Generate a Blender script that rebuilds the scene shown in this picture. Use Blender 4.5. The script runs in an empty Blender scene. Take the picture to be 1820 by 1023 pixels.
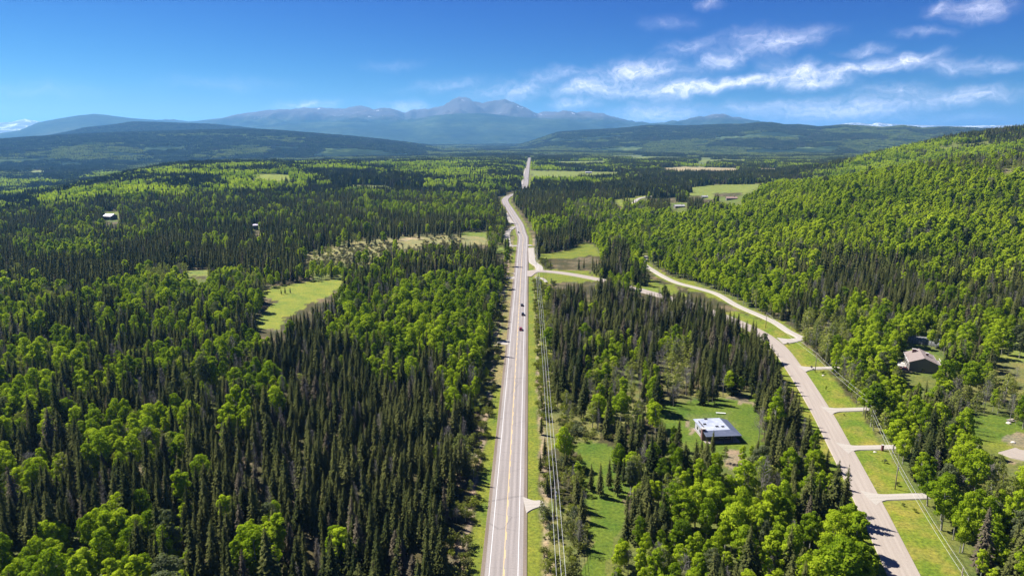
import bpy, bmesh, math, random
import numpy as np
from mathutils import Vector, Matrix, Euler
random.seed(11)
RNG = np.random.RandomState(11)
S = bpy.context.scene
C = S.collection
R = math.radians

# ------------------------------------------------------------------ camera
CAM_H, PITCH, FPX, CX, CY = 115.0, R(12.6), 1213.0, 910.0, 511.5
cam = bpy.data.cameras.new('camera')
cam.sensor_width = 36; cam.lens = 36 * FPX / 1820; cam.clip_start = 1; cam.clip_end = 150000
camo = bpy.data.objects.new('camera', cam); C.objects.link(camo)
camo.location = (0, 0, CAM_H); camo.rotation_euler = (math.pi / 2 - PITCH, 0, 0)
S.camera = camo

# ------------------------------------------------------------------ exposure and render settings
S.view_settings.view_transform = 'Standard'
S.view_settings.look = 'None'
S.view_settings.gamma = 1.0
S.view_settings.use_curve_mapping = False
S.view_settings.exposure = 1.1
S.render.engine = 'CYCLES'
S.cycles.max_bounces = 5; S.cycles.diffuse_bounces = 3; S.cycles.glossy_bounces = 2
S.cycles.transmission_bounces = 3; S.cycles.volume_bounces = 2; S.cycles.transparent_max_bounces = 6
S.cycles.sample_clamp_indirect = 6
S.cycles.use_denoising = True
S.render.use_persistent_data = False

HAZE = 4.4e-5
# ------------------------------------------------------------------ sun and sky
SUN_AZ = math.atan2(-0.89, 0.455)        # clockwise from +Y
SUN_EL = R(51)
sun = bpy.data.lights.new('sun', 'SUN'); sun.energy = 5.0; sun.angle = R(0.5); sun.color = (1.0, 0.965, 0.91)
suno = bpy.data.objects.new('sun', sun); C.objects.link(suno)
sd = Vector((math.sin(SUN_AZ) * math.cos(SUN_EL), math.cos(SUN_AZ) * math.cos(SUN_EL), math.sin(SUN_EL)))
suno.rotation_euler = sd.to_track_quat('Z', 'Y').to_euler(); suno.location = (-300, 250, 600)

W = bpy.data.worlds.new('World'); S.world = W; W.use_nodes = True
nt = W.node_tree; N = nt.nodes; Lk = nt.links; N.clear()
def nd(t, **k):
    n = N.new(t)
    for a, b in k.items(): setattr(n, a, b)
    return n
def m_(op, a, b=None, c=None, clamp=False):
    n = N.new('ShaderNodeMath'); n.operation = op; n.use_clamp = clamp
    for i, v in enumerate((a, b, c)):
        if v is None: continue
        if isinstance(v, (int, float)): n.inputs[i].default_value = v
        else: Lk.new(v, n.inputs[i])
    return n.outputs[0]
sky = nd('ShaderNodeTexSky', sky_type='NISHITA', sun_disc=False, sun_elevation=SUN_EL, sun_rotation=SUN_AZ,
         altitude=1500, air_density=1.0, dust_density=0.15, ozone_density=4.0)
SKY_STR = 0.13
sc_ = nd('ShaderNodeVectorMath', operation='SCALE'); sc_.inputs['Scale'].default_value = SKY_STR
Lk.new(sky.outputs[0], sc_.inputs[0])
se = nd('ShaderNodeSeparateColor'); Lk.new(sc_.outputs[0], se.inputs[0])     # polarised, saturated blue of the photograph
gm = nd('ShaderNodeCombineColor')
for i_, (gain, pw) in enumerate(((.20, 3.0), (.225, 2.1), (.30, 1.0))):
    Lk.new(m_('MULTIPLY', m_('POWER', se.outputs[i_], pw), gain), gm.inputs[i_])
tc = nd('ShaderNodeTexCoord'); sx = nd('ShaderNodeSeparateXYZ'); Lk.new(tc.outputs['Generated'], sx.inputs[0])
az = m_('MULTIPLY', m_('ARCTAN2', sx.outputs[0], sx.outputs[1]), 57.2958)
el = m_('MULTIPLY', m_('ARCSINE', sx.outputs[2]), 57.2958)
cb = nd('ShaderNodeCombineXYZ'); Lk.new(az, cb.inputs[0]); Lk.new(el, cb.inputs[1])
wn = nd('ShaderNodeTexNoise'); wn.inputs['Scale'].default_value = 0.55; wn.inputs['Detail'].default_value = 5
Lk.new(cb.outputs[0], wn.inputs['Vector'])
ws = nd('ShaderNodeVectorMath', operation='SUBTRACT'); Lk.new(wn.outputs['Color'], ws.inputs[0]); ws.inputs[1].default_value = (.5, .5, .5)
wm = nd('ShaderNodeVectorMath', operation='MULTIPLY'); Lk.new(ws.outputs[0], wm.inputs[0]); wm.inputs[1].default_value = (3.6, 1.5, 0)
wa = nd('ShaderNodeVectorMath', operation='ADD'); Lk.new(wm.outputs[0], wa.inputs[0]); Lk.new(cb.outputs[0], wa.inputs[1])
def pxae(px, py):
    az_ = math.degrees(math.atan2(px - CX, FPX * math.cos(PITCH) + (CY - py) * math.sin(PITCH)))
    up = (CY - py) * math.cos(PITCH) - FPX * math.sin(PITCH)
    hy = math.hypot(px - CX, FPX * math.cos(PITCH) + (CY - py) * math.sin(PITCH))
    return az_, math.degrees(math.atan2(up, hy))
CLOUDS = [  # px, py, half width, half height, tilt, strength
    (1125, 128, 75, 20, 4, 1.0), (1170, 125, 60, 12, 0, .5), (1030, 155, 60, 14, 8, .9), (1090, 160, 90, 16, 0, .8),
    (1200, 158, 80, 18, 4, 1.1), (1270, 150, 110, 12, 6, 1.1), (1340, 145, 100, 13, 8, .9), (1420, 125, 60, 16, -8, 1.1),
    (1440, 148, 70, 12, 0, 1.0), (1520, 125, 90, 12, 10, 1.0), (1610, 110, 60, 10, 12, .9), (1690, 118, 60, 12, -4, .6),
    (1280, 108, 60, 16, 12, .6), (1390, 75, 80, 18, 10, .75), (1340, 62, 60, 16, 0, .4), (1230, 85, 70, 14, 6, .4),
    (1540, 93, 40, 9, 6, .55), (1745, 15, 50, 18, 0, .75), (1675, 18, 22, 14, 20, .5), (1715, 172, 80, 16, 4, 1.15),
    (1600, 160, 60, 14, 0, .6), (1785, 116, 35, 10, -5, .7), (1480, 203, 130, 24, 4, 1.5), (1170, 206, 90, 24, 0, 1.5),
    (1020, 186, 50, 13, 3, .85), (930, 160, 60, 20, 25, .6), (870, 165, 60, 14, 10, .35), (545, 188, 60, 10, 3, .75),
    (720, 190, 55, 12, -3, .8), (1000, 130, 70, 14, 0, .35), (1190, 40, 50, 14, 0, .22), (1330, 195, 90, 15, 0, .6),
    (800, 150, 90, 14, 6, .28), (1640, 60, 40, 8, 0, .3), (400, 150, 120, 14, 0, .12), (60, 160, 120, 14, 0, .12),
    (1700, 215, 130, 10, 0, .5), (1260, 4, 30, 8, 0, .35), (700, 115, 60, 10, 5, .16), (880, 192, 45, 12, 0, .6), (1560, 196, 70, 14, 6, .5), (1400, 185, 70, 12, 5, .45)]
tot = None
for (px, py, hw, hh, ti, st) in CLOUDS:
    a0, e0 = pxae(px, py)
    mp = nd('ShaderNodeMapping', vector_type='TEXTURE')
    mp.inputs['Location'].default_value = (a0, e0, 0); mp.inputs['Rotation'].default_value = (0, 0, R(ti))
    mp.inputs['Scale'].default_value = (hw / 15.5, hh / 14.5, 1)
    Lk.new(wa.outputs[0], mp.inputs['Vector'])
    g = nd('ShaderNodeTexGradient', gradient_type='QUADRATIC_SPHERE'); Lk.new(mp.outputs[0], g.inputs[0])
    v = m_('MULTIPLY', g.outputs['Fac'], st)
    tot = v if tot is None else m_('ADD', tot, v)
mp2 = nd('ShaderNodeMapping'); mp2.inputs['Scale'].default_value = (0.95, 1.55, 1); Lk.new(wa.outputs[0], mp2.inputs['Vector'])
n2 = nd('ShaderNodeTexNoise'); n2.inputs['Scale'].default_value = 1.5; n2.inputs['Detail'].default_value = 9; n2.inputs['Roughness'].default_value = .62
Lk.new(mp2.outputs[0], n2.inputs['Vector'])
nn = m_('MULTIPLY_ADD', n2.outputs['Fac'], 2.0, -.42, clamp=False)
nn = m_('MAXIMUM', nn, 0.12)
cl = m_('MULTIPLY', m_('MULTIPLY', tot, nn), 1.2, clamp=True)
cl = m_('MULTIPLY', cl, 0.88)
mx = nd('ShaderNodeMix', data_type='RGBA'); Lk.new(cl, mx.inputs['Factor']); Lk.new(gm.outputs[0], mx.inputs['A'])
mx.inputs['B'].default_value = (0.82, 0.79, 0.88, 1)
bg = nd('ShaderNodeBackground'); Lk.new(mx.outputs['Result'], bg.inputs['Color']); bg.inputs['Strength'].default_value = 1.0
wo = nd('ShaderNodeOutputWorld'); Lk.new(bg.outputs[0], wo.inputs['Surface'])

# ------------------------------------------------------------------ helpers
def tag(o, label=None, cat=None, group=None, kind=None):
    if label: o['label'] = label
    if cat: o['category'] = cat
    if group: o['group'] = group
    if kind: o['kind'] = kind
    return o
def mesh_from(name, verts, faces, mats=(), fmat=None, smooth=False):
    me = bpy.data.meshes.new(name)
    verts = np.asarray(verts, dtype=np.float32)
    if isinstance(faces, np.ndarray):
        nf, k = faces.shape
        me.vertices.add(len(verts)); me.vertices.foreach_set('co', verts.ravel())
        me.loops.add(nf * k); me.loops.foreach_set('vertex_index', faces.astype(np.int32).ravel())
        me.polygons.add(nf); me.polygons.foreach_set('loop_start', np.arange(0, nf * k, k, dtype=np.int32))
        me.update(calc_edges=True)
    else:
        me.from_pydata(verts.tolist(), [], faces); me.update()
    for m in mats: me.materials.append(m)
    if fmat is not None: me.polygons.foreach_set('material_index', np.asarray(fmat, dtype=np.int32))
    me.polygons.foreach_set('use_smooth', np.full(len(me.polygons), smooth))
    return me
def link(name, me, parent=None, loc=None, rotz=0):
    o = bpy.data.objects.new(name, me); C.objects.link(o)
    if parent is not None: o.parent = parent
    if loc is not None: o.location = loc
    if rotz: o.rotation_euler = (0, 0, rotz)
    return o
class MB:
    def __init__(s): s.v = []; s.f = []; s.m = []
    def add(s, vs, fs, mi=0):
        b = len(s.v); s.v += [tuple(p) for p in vs]; s.f += [tuple(i + b for i in f) for f in fs]; s.m += [mi] * len(fs); return s
    def box(s, x0, x1, y0, y1, z0, z1, mi=0):
        return s.add([(x0, y0, z0), (x1, y0, z0), (x1, y1, z0), (x0, y1, z0), (x0, y0, z1), (x1, y0, z1), (x1, y1, z1), (x0, y1, z1)],
                     [(0, 3, 2, 1), (4, 5, 6, 7), (0, 1, 5, 4), (1, 2, 6, 5), (2, 3, 7, 6), (3, 0, 4, 7)], mi)
    def tube(s, pts, r, n=6, mi=0, caps=True):
        pts = [Vector(p) for p in pts]; rs = r if isinstance(r, (list, tuple)) else [r] * len(pts); vs = []
        for i, p in enumerate(pts):
            d = (pts[min(i + 1, len(pts) - 1)] - pts[max(i - 1, 0)]).normalized()
            a = d.orthogonal().normalized() if abs(d.z) < .95 else Vector((1, 0, 0)); a = (a - d * a.dot(d)).normalized(); b = d.cross(a)
            for k in range(n):
                t = 2 * math.pi * k / n; vs.append(p + (a * math.cos(t) + b * math.sin(t)) * rs[i])
        fs = [(i * n + k, i * n + (k + 1) % n, (i + 1) * n + (k + 1) % n, (i + 1) * n + k) for i in range(len(pts) - 1) for k in range(n)]
        if caps: fs += [tuple(range(n))[::-1], tuple((len(pts) - 1) * n + k for k in range(n))]
        return s.add(vs, fs, mi)
    def mesh(s, name, mats, smooth=False):
        return mesh_from(name, s.v, s.f, mats, s.m, smooth)
    def build(s, name, mats, parent=None, loc=None, rotz=0, smooth=False):
        if not isinstance(mats, (list, tuple)): mats = [mats]
        return link(name, s.mesh(name, mats, smooth), parent, loc, rotz)
def empty(name, loc, rotz=0):
    o = bpy.data.objects.new(name, None); C.objects.link(o); o.location = loc; o.rotation_euler = (0, 0, rotz); o.empty_display_size = 1
    return o

# numpy value noise
_T = RNG.rand(256, 256)
def vnoise(x, y):
    xi = np.floor(x).astype(int); yi = np.floor(y).astype(int); fx = x - xi; fy = y - yi
    fx = fx * fx * (3 - 2 * fx); fy = fy * fy * (3 - 2 * fy)
    a = _T[xi & 255, yi & 255]; b = _T[(xi + 1) & 255, yi & 255]; c = _T[xi & 255, (yi + 1) & 255]; d = _T[(xi + 1) & 255, (yi + 1) & 255]
    return (a * (1 - fx) + b * fx) * (1 - fy) + (c * (1 - fx) + d * fx) * fy
def fbm(x, y, o=4, off=0.0):
    s = 0; a = 1; t = 0; x = np.asarray(x, float) + off * 17.3; y = np.asarray(y, float) + off * 7.9
    for i in range(o):
        s = s + a * vnoise(x, y); t += a; a *= .5; x = x * 2.03 + 11.7; y = y * 2.03 + 5.1
    return s / t

# ------------------------------------------------------------------ terrain height
def px2az(px): return math.degrees(math.atan2(px - CX, FPX / math.cos(PITCH)))
COLS = [-180, -70, px2az(-200), px2az(0), px2az(100), px2az(200), px2az(300), px2az(450), px2az(600), px2az(800), px2az(900), px2az(1000),
        px2az(1100), px2az(1200), px2az(1300), px2az(1400), px2az(1500), px2az(1600), px2az(1700), px2az(1820), px2az(2100), 70, 180]
DR = [0, 300, 450, 600, 800, 1000, 1150, 1400, 1700, 2000, 2400, 2900, 3500, 5000, 9000, 90000]
TAB = np.array([
    [0, 0, 0, 0, 0, 0, 0, 0, 0, 0, 0, -10, -20, -20, -20, -20],
    [0, 0, 0, 0, -2, -4, -5, -8, -14, -20, -34, -45, -50, -50, -40, -40],
    [0, 0, 0, 0, -2, -4, -5, -8, -14, -20, -34, -45, -50, -50, -40, -40],
    [0, 0, 0, 0, -2, -4, -4, -6, -18, -30, -44, -50, -50, -50, -40, -40],   # 0
    [0, 0, 0, 0, -1, -2, -1, 2, -4, -20, -44, -50, -50, -50, -40, -40],     # 100
    [0, 0, 0, 0, 0, 0, 2, 9, 15, 10, -18, -46, -48, -48, -40, -40],        # 200
    [0, 0, 0, 0, 0, 1, 4, 12, 23, 32, 18, -28, -44, -42, -40, -40],       # 300
    [0, 0, 0, 0, 0, 0, 2, 9, 20, 30, 26, -14, -40, -35, -40, -40],         # 450
    [0, 0, 0, 0, 0, 0, 1, 5, 12, 21, 23, 2, -28, -36, -35, -40],          # 600
    [0, 0, 0, 0, 0, 0, 0, 1, 4, 9, 12, 6, -10, -28, -30, -40],              # 800
    [0, 0, 0, 0, 0, 0, 0, 0, 0, 0, 0, 0, -5, -20, -30, -40],              # 900
    [0, 0, 0, 0, 0, 0, 0, 0, 0, 0, 0, 0, -5, -20, -30, -40],
    [0, 0, 0, 0, 0, 0, 0, 0, 0, 0, 0, -2, -5, -20, -30, -40],
    [0, 0, 0, 1, 3, 4, 3, 0, 0, 0, 0, -2, -5, -20, -30, -40],            # 1200
    [0, 0, 0, 3, 9, 16, 15, 4, 0, 0, 0, -2, -5, -20, -30, -40],        # 1300
    [0, 0, 0, 5, 16, 29, 29, 14, 6, 6, 2, -2, -5, -20, -30, -40],       # 1400
    [0, 0, 1, 6, 24, 42, 42, 22, 16, 34, 14, 0, -5, -20, -30, -40],       # 1500
    [0, 0, 1, 9, 32, 58, 64, 36, 34, 74, 50, 10, -5, -20, -30, -40],       # 1600
    [0, 0, 2, 10, 37, 65, 75, 44, 54, 106, 80, 20, -5, -20, -30, -40],      # 1700
    [0, 0, 2, 11, 39, 67, 77, 50, 74, 130, 104, 30, -5, -20, -30, -40],   # 1820
    [0, 0, 2, 10, 38, 66, 80, 92, 120, 140, 120, 40, -5, -20, -30, -40],
    [0, 0, 2, 8, 30, 50, 70, 90, 110, 120, 90, 40, -5, -20, -30, -40],
    [0, 0, 0, 0, 0, 0, 0, 0, 0, 0, 0, -10, -20, -20, -20, -20]], float)
GA = np.linspace(-180, 180, 721); GD = np.concatenate([np.linspace(0, 3000, 301), np.geomspace(3050, 95000, 120)])
tmp = np.array([np.interp(GD, DR, row) for row in TAB])
GZ = np.array([np.interp(GA, COLS, tmp[:, j]) for j in range(len(GD))]).T
def blur(a, ax, n):
    for _ in range(n):
        p = np.pad(a, [(1, 1) if i == ax else (0, 0) for i in range(2)], mode='edge')
        a = (np.take(p, range(0, a.shape[ax]), ax) + 2 * np.take(p, range(1, a.shape[ax] + 1), ax) + np.take(p, range(2, a.shape[ax] + 2), ax)) / 4
    return a
GZ = blur(blur(GZ, 0, 8), 1, 20)
def hbase(x, y):
    x = np.asarray(x, float); y = np.asarray(y, float)
    a = np.degrees(np.arctan2(x, y)); d = np.hypot(x, y)
    fa = (a + 180) * 2; ia = np.clip(fa.astype(int), 0, 719); fa = fa - ia
    idx = np.interp(d, GD, np.arange(len(GD))); ii = np.clip(idx.astype(int), 0, len(GD) - 2); fd = idx - ii
    z = (GZ[ia, ii] * (1 - fa) + GZ[ia + 1, ii] * fa) * (1 - fd) + (GZ[ia, ii + 1] * (1 - fa) + GZ[ia + 1, ii + 1] * fa) * fd
    amp = np.clip((d - 600) / 1500, 0, 1) * 5
    hill = np.clip(z / 40, 0, 1) * 14
    k = fbm(x / 260, y / 260, 3) - .5
    k2 = fbm(x / 110, y / 110, 3, 3) - .5
    road = np.clip((np.abs(x - .0243 * y + 6) - 20) / 90, 0, 1)
    return z + (amp * k * 2 + hill * (k * .9 + k2 * .6)) * road
# ---- named far ridges: crest profile in picture columns -> azimuth, distance, half depth front/back
RIDGES = {
 'far_snow': dict(D=27000, wf=4500, wb=4000, rough=.10, pts=[(-400, 232), (-200, 222), (-60, 216), (0, 218), (20, 217), (44, 211.5), (65, 215), (90, 221), (150, 230), (1380, 235), (1440, 228), (1508, 218.5), (1525, 218), (1549, 221), (1559, 217), (1580, 220), (1620, 222), (1700, 224), (1820, 222), (2100, 218), (2400, 230)]),
 'peaks': dict(D=18000, wf=4000, wb=4000, rough=.30, pts=[(-500, 240), (100, 238), (250, 222), (284, 216), (310, 217), (349, 215), (376, 211.6), (410, 209), (438, 204), (465, 202), (496, 198), (540, 195.5), (575, 197), (600, 197), (618, 195), (634, 193), (650, 195), (665, 196), (680, 192), (692, 193), (703, 195), (720, 201), (730, 195.5), (754, 196), (774, 197), (788, 193), (805, 185), (816, 182), (826, 184), (839, 186), (857, 192), (874, 192), (885, 189), (898, 187), (918, 191), (942, 200.6), (956, 207.5), (983, 203), (1007, 199.5), (1028, 202), (1072, 204), (1089, 210), (1113, 217), (1154, 219), (1181, 218), (1200, 216), (1251, 212), (1268, 208.5), (1289, 208.5), (1303, 213), (1344, 216), (1400, 224), (1500, 232), (2400, 240)]),
 'left_dome': dict(D=17000, wf=4800, wb=4000, rough=.06, pts=[(-500, 225), (-200, 240), (0, 237), (34, 232), (68, 218), (103, 211.6), (137, 206), (168, 203), (192, 205), (239, 211), (274, 213.5), (310, 218), (380, 226), (460, 240), (600, 262), (2400, 262)]),
 'blue_body': dict(D=16200, wf=4800, wb=4000, rough=.06, pts=[(-500, 262), (380, 240), (450, 226), (520, 219), (600, 216), (668, 216), (737, 213), (771, 207), (819, 203.5), (860, 203.5), (908, 209), (956, 211.6), (1010, 213), (1045, 221), (1100, 232), (1200, 240), (2400, 262)]),
 'back_hill': dict(D=9400, wf=2200, wb=2200, rough=.05, pts=[(-500, 236), (-200, 262), (60, 248), (120, 237), (154, 229), (205, 223.5), (236, 218.5), (291, 220), (376, 222.5), (428, 228), (479, 234), (560, 244), (640, 262), (2400, 262)]),
 'left_hill': dict(D=6900, wf=2800, wb=1500, rough=.05, pts=[(-500, 236), (-200, 244), (0, 248), (51, 244), (120, 240), (200, 236), (300, 233), (376, 231), (428, 230.5), (479, 231.5), (547, 236.5), (620, 242), (668, 247), (737, 255), (771, 261), (795, 266), (850, 274), (900, 278), (2400, 278)]),
 'right_hill': dict(D=9300, wf=4500, wb=2000, rough=.05, pts=[(-500, 278), (840, 278), (884, 271), (908, 261), (942, 252), (969, 243), (993, 235), (1038, 232), (1079, 230), (1113, 228), (1147, 224), (1181, 223.5), (1220, 225), (1260, 223.5), (1285, 222.5), (1320, 222.5), (1354, 218.5), (1371, 219.5), (1395, 223), (1419, 222.5), (1457, 226), (1501, 223), (1525, 224.5), (1570, 227), (1604, 224.5), (1641, 229), (1679, 227), (1720, 228), (1820, 232), (2100, 226), (2400, 232)]),
}
TREEH = {'left_hill': 11, 'right_hill': 11}
for k, r in RIDGES.items():
    pa = []; pz = []
    for (px, py) in r['pts']:
        a_, e_ = pxae(px, py); pa.append(a_); pz.append(CAM_H + math.tan(R(e_)) * r['D'])
    r['pa'] = np.array([-180] + pa + [180]); r['pz'] = np.array([pz[0]] + pz + [pz[-1]])
def hridge(k, x, y):
    r = RIDGES[k]; a = np.degrees(np.arctan2(x, y)); d = np.hypot(x, y)
    cr = np.interp(a, r['pa'], r['pz']) - TREEH.get(k, 0)
    t = np.where(d < r['D'], (r['D'] - d) / r['wf'], (d - r['D']) / r['wb']); t = np.clip(t, 0, 1)
    sh = (1 - t) ** 1.25 * (1 + .25 * t) if k in ('peaks', 'far_snow') else .5 * (1 + np.cos(np.pi * t ** 1.1))
    base = -60.0
    sc = r['D'] / 9
    nz = fbm(x / sc, y / sc, 6, 5) - .5
    rid = 1 - np.abs(fbm(x / (sc * .6), y / (sc * .6), 5, 9) * 2 - 1) * 2
    edge = np.clip(t * 5, 0, 1) * np.clip((1 - t) * 4, 0, 1)
    hgt = np.maximum(cr - base, 0)
    return base + hgt * sh + hgt * r['rough'] * (nz * 2.2 + rid * .8) * edge
def hall(x, y):
    z = hbase(x, y); d = np.hypot(x, y)
    for k in ('left_hill', 'right_hill', 'back_hill'):
        far = d > 3600
        z = np.where(far, np.maximum(z, hridge(k, x, y)), z)
    return z

# ------------------------------------------------------------------ projection between the picture and the ground
ct, st_ = math.cos(PITCH), math.sin(PITCH)
def project(x, y, z):
    dz = z - CAM_H; dep = y * ct - dz * st_; dep = np.where(dep < 1, 1e9, dep)
    return CX + FPX * x / dep, CY - FPX * (y * st_ + dz * ct) / dep, dep
def ray(px, py):
    v = np.array([px - CX, FPX * ct + (CY - py) * st_, (CY - py) * ct - FPX * st_]); return v / math.hypot(v[0], v[1])
def G(px, py, h=0.0):
    """ground point seen at a picture position (or the point of height h above the ground)"""
    v = ray(px, py); t = np.geomspace(60, 60000, 4000)
    z = CAM_H + v[2] * t; g = hbase(v[0] * t, v[1] * t) + h
    i = np.argmax(z < g)
    if i == 0: i = len(t) - 1
    a, b = t[i - 1], t[i]; fa = z[i - 1] - g[i - 1]; fb = z[i] - g[i]; s = fa / (fa - fb + 1e-9); tt = a + (b - a) * s
    return Vector((v[0] * tt, v[1] * tt, float(hbase(v[0] * tt, v[1] * tt))))

# ------------------------------------------------------------------ materials
def mat(name, col=(.5, .5, .5), rough=.8, metal=0.0, spec=None, noise=None, bump=None, trans=0.0):
    """noise=(scale, amount, colour2); procedural variation in object/world position"""
    m = bpy.data.materials.new(name); m.use_nodes = True; t = m.node_tree; b = t.nodes['Principled BSDF']
    b.inputs['Base Color'].default_value = (*col, 1); b.inputs['Roughness'].default_value = rough; b.inputs['Metallic'].default_value = metal
    if spec is not None: b.inputs['Specular IOR Level'].default_value = spec
    if noise:
        g = t.nodes.new('ShaderNodeNewGeometry'); n = t.nodes.new('ShaderNodeTexNoise'); n.inputs['Scale'].default_value = noise[0]; n.inputs['Detail'].default_value = 6
        t.links.new(g.outputs['Position'], n.inputs['Vector'])
        cr = t.nodes.new('ShaderNodeValToRGB'); cr.color_ramp.elements[0].position = .5 - noise[1]; cr.color_ramp.elements[1].position = .5 + noise[1]
        cr.color_ramp.elements[0].color = (*col, 1); cr.color_ramp.elements[1].color = (*noise[2], 1)
        t.links.new(n.outputs['Fac'], cr.inputs[0]); t.links.new(cr.outputs[0], b.inputs['Base Color'])
    if bump:
        g = t.nodes.new('ShaderNodeNewGeometry'); n = t.nodes.new('ShaderNodeTexNoise'); n.inputs['Scale'].default_value = bump[0]
        t.links.new(g.outputs['Position'], n.inputs['Vector']); bu = t.nodes.new('ShaderNodeBump'); bu.inputs['Distance'].default_value = bump[1]
        t.links.new(n.outputs['Fac'], bu.inputs['Height']); t.links.new(bu.outputs[0], b.inputs['Normal'])
    return m
def leaf_mat(name, c1, c2, c3, trans, rough=.6, scale=.05, dead=(.13, .15, .07)):
    """foliage: per-tree tone + world noise + per-leaf tone, with translucency"""
    m = bpy.data.materials.new(name); m.use_nodes = True; t = m.node_tree; n = t.nodes; l = t.links; n.clear()
    oi = n.new('ShaderNodeObjectInfo'); g = n.new('ShaderNodeNewGeometry')
    no = n.new('ShaderNodeTexNoise'); no.inputs['Scale'].default_value = scale; no.inputs['Detail'].default_value = 2
    l.new(g.outputs['Position'], no.inputs['Vector'])
    a = n.new('ShaderNodeMath'); a.operation = 'MULTIPLY_ADD'; l.new(no.outputs['Fac'], a.inputs[0]); a.inputs[1].default_value = 2.0; a.inputs[2].default_value = -.88
    b = n.new('ShaderNodeMath'); b.operation = 'MULTIPLY_ADD'; l.new(oi.outputs['Random'], b.inputs[0]); b.inputs[1].default_value = .75; l.new(a.outputs[0], b.inputs[2])
    c = n.new('ShaderNodeMath'); c.operation = 'MULTIPLY_ADD'; l.new(g.outputs['Random Per Island'], c.inputs[0]); c.inputs[1].default_value = .42; l.new(b.outputs[0], c.inputs[2])
    cr = n.new('ShaderNodeValToRGB'); e = cr.color_ramp.elements; e[0].position = 0.05; e[0].color = (*c1, 1); e[1].position = .95; e[1].color = (*c3, 1)
    x = e.new(.5); x.color = (*c2, 1); l.new(c.outputs[0], cr.inputs[0])
    gt_ = n.new('ShaderNodeMath'); gt_.operation = 'GREATER_THAN'; gt_.inputs[1].default_value = .94; l.new(oi.outputs['Random'], gt_.inputs[0])
    dm = n.new('ShaderNodeMix'); dm.data_type = 'RGBA'; l.new(gt_.outputs[0], dm.inputs['Factor']); l.new(cr.outputs[0], dm.inputs['A']); dm.inputs['B'].default_value = (*dead, 1)
    d = n.new('ShaderNodeBsdfDiffuse'); l.new(dm.outputs['Result'], d.inputs[0])
    o = n.new('ShaderNodeOutputMaterial')
    if trans > 0:
        tr = n.new('ShaderNodeBsdfTranslucent'); mg = n.new('ShaderNodeMix'); mg.data_type = 'RGBA'; mg.blend_type = 'MULTIPLY'; mg.inputs['Factor'].default_value = 1
        l.new(dm.outputs['Result'], mg.inputs['A']); mg.inputs['B'].default_value = (1.12, 1.2, .5, 1); l.new(mg.outputs['Result'], tr.inputs[0])
        mx = n.new('ShaderNodeMixShader'); mx.inputs[0].default_value = trans; l.new(d.outputs[0], mx.inputs[1]); l.new(tr.outputs[0], mx.inputs[2])
        l.new(mx.outputs[0], o.inputs[0])
    else: l.new(d.outputs[0], o.inputs[0])
    return m
M = {}
M['spruce'] = leaf_mat('spruce_needles', (.030, .042, .013), (.060, .070, .020), (.110, .116, .034), .15, scale=.03, dead=(.12, .10, .065))
M['spruce_far'] = leaf_mat('spruce_needles_far', (.033, .044, .014), (.060, .070, .022), (.105, .110, .034), .14, scale=.012, dead=(.10, .085, .055))
M['aspen'] = leaf_mat('aspen_leaves', (.105, .17, .010), (.215, .305, .013), (.37, .45, .024), .48, scale=.035)
M['aspen_far'] = leaf_mat('aspen_leaves_far', (.15, .22, .013), (.28, .37, .018), (.43, .50, .03), .5, scale=.012)
M['aspen_hazed'] = leaf_mat('aspen_leaves_hazed', (.10, .14, .035), (.18, .22, .05), (.26, .29, .07), .35, scale=.006)  # distant leaves: some of the haze is put into this duller green
M['pale'] = leaf_mat('budding_leaves', (.14, .165, .05), (.22, .25, .06), (.30, .32, .07), .35, scale=.04)
M['willow'] = leaf_mat('willow_leaves', (.085, .09, .035), (.14, .15, .04), (.21, .24, .03), .3, scale=.05)
M['dry_shrub'] = leaf_mat('bare_willow_twigs', (.10, .095, .05), (.16, .145, .075), (.20, .195, .08), .1, scale=.02)
M['spruce_bark'] = mat('spruce_bark', (.10, .075, .055), .95, noise=(3, .2, (.16, .13, .11)))
M['aspen_bark'] = mat('aspen_bark', (.42, .40, .33), .9, noise=(2.5, .12, (.16, .15, .12)))
M['bare_twig'] = mat('grey_twigs', (.24, .22, .19), .95, noise=(1.0, .2, (.16, .14, .12)))

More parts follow.
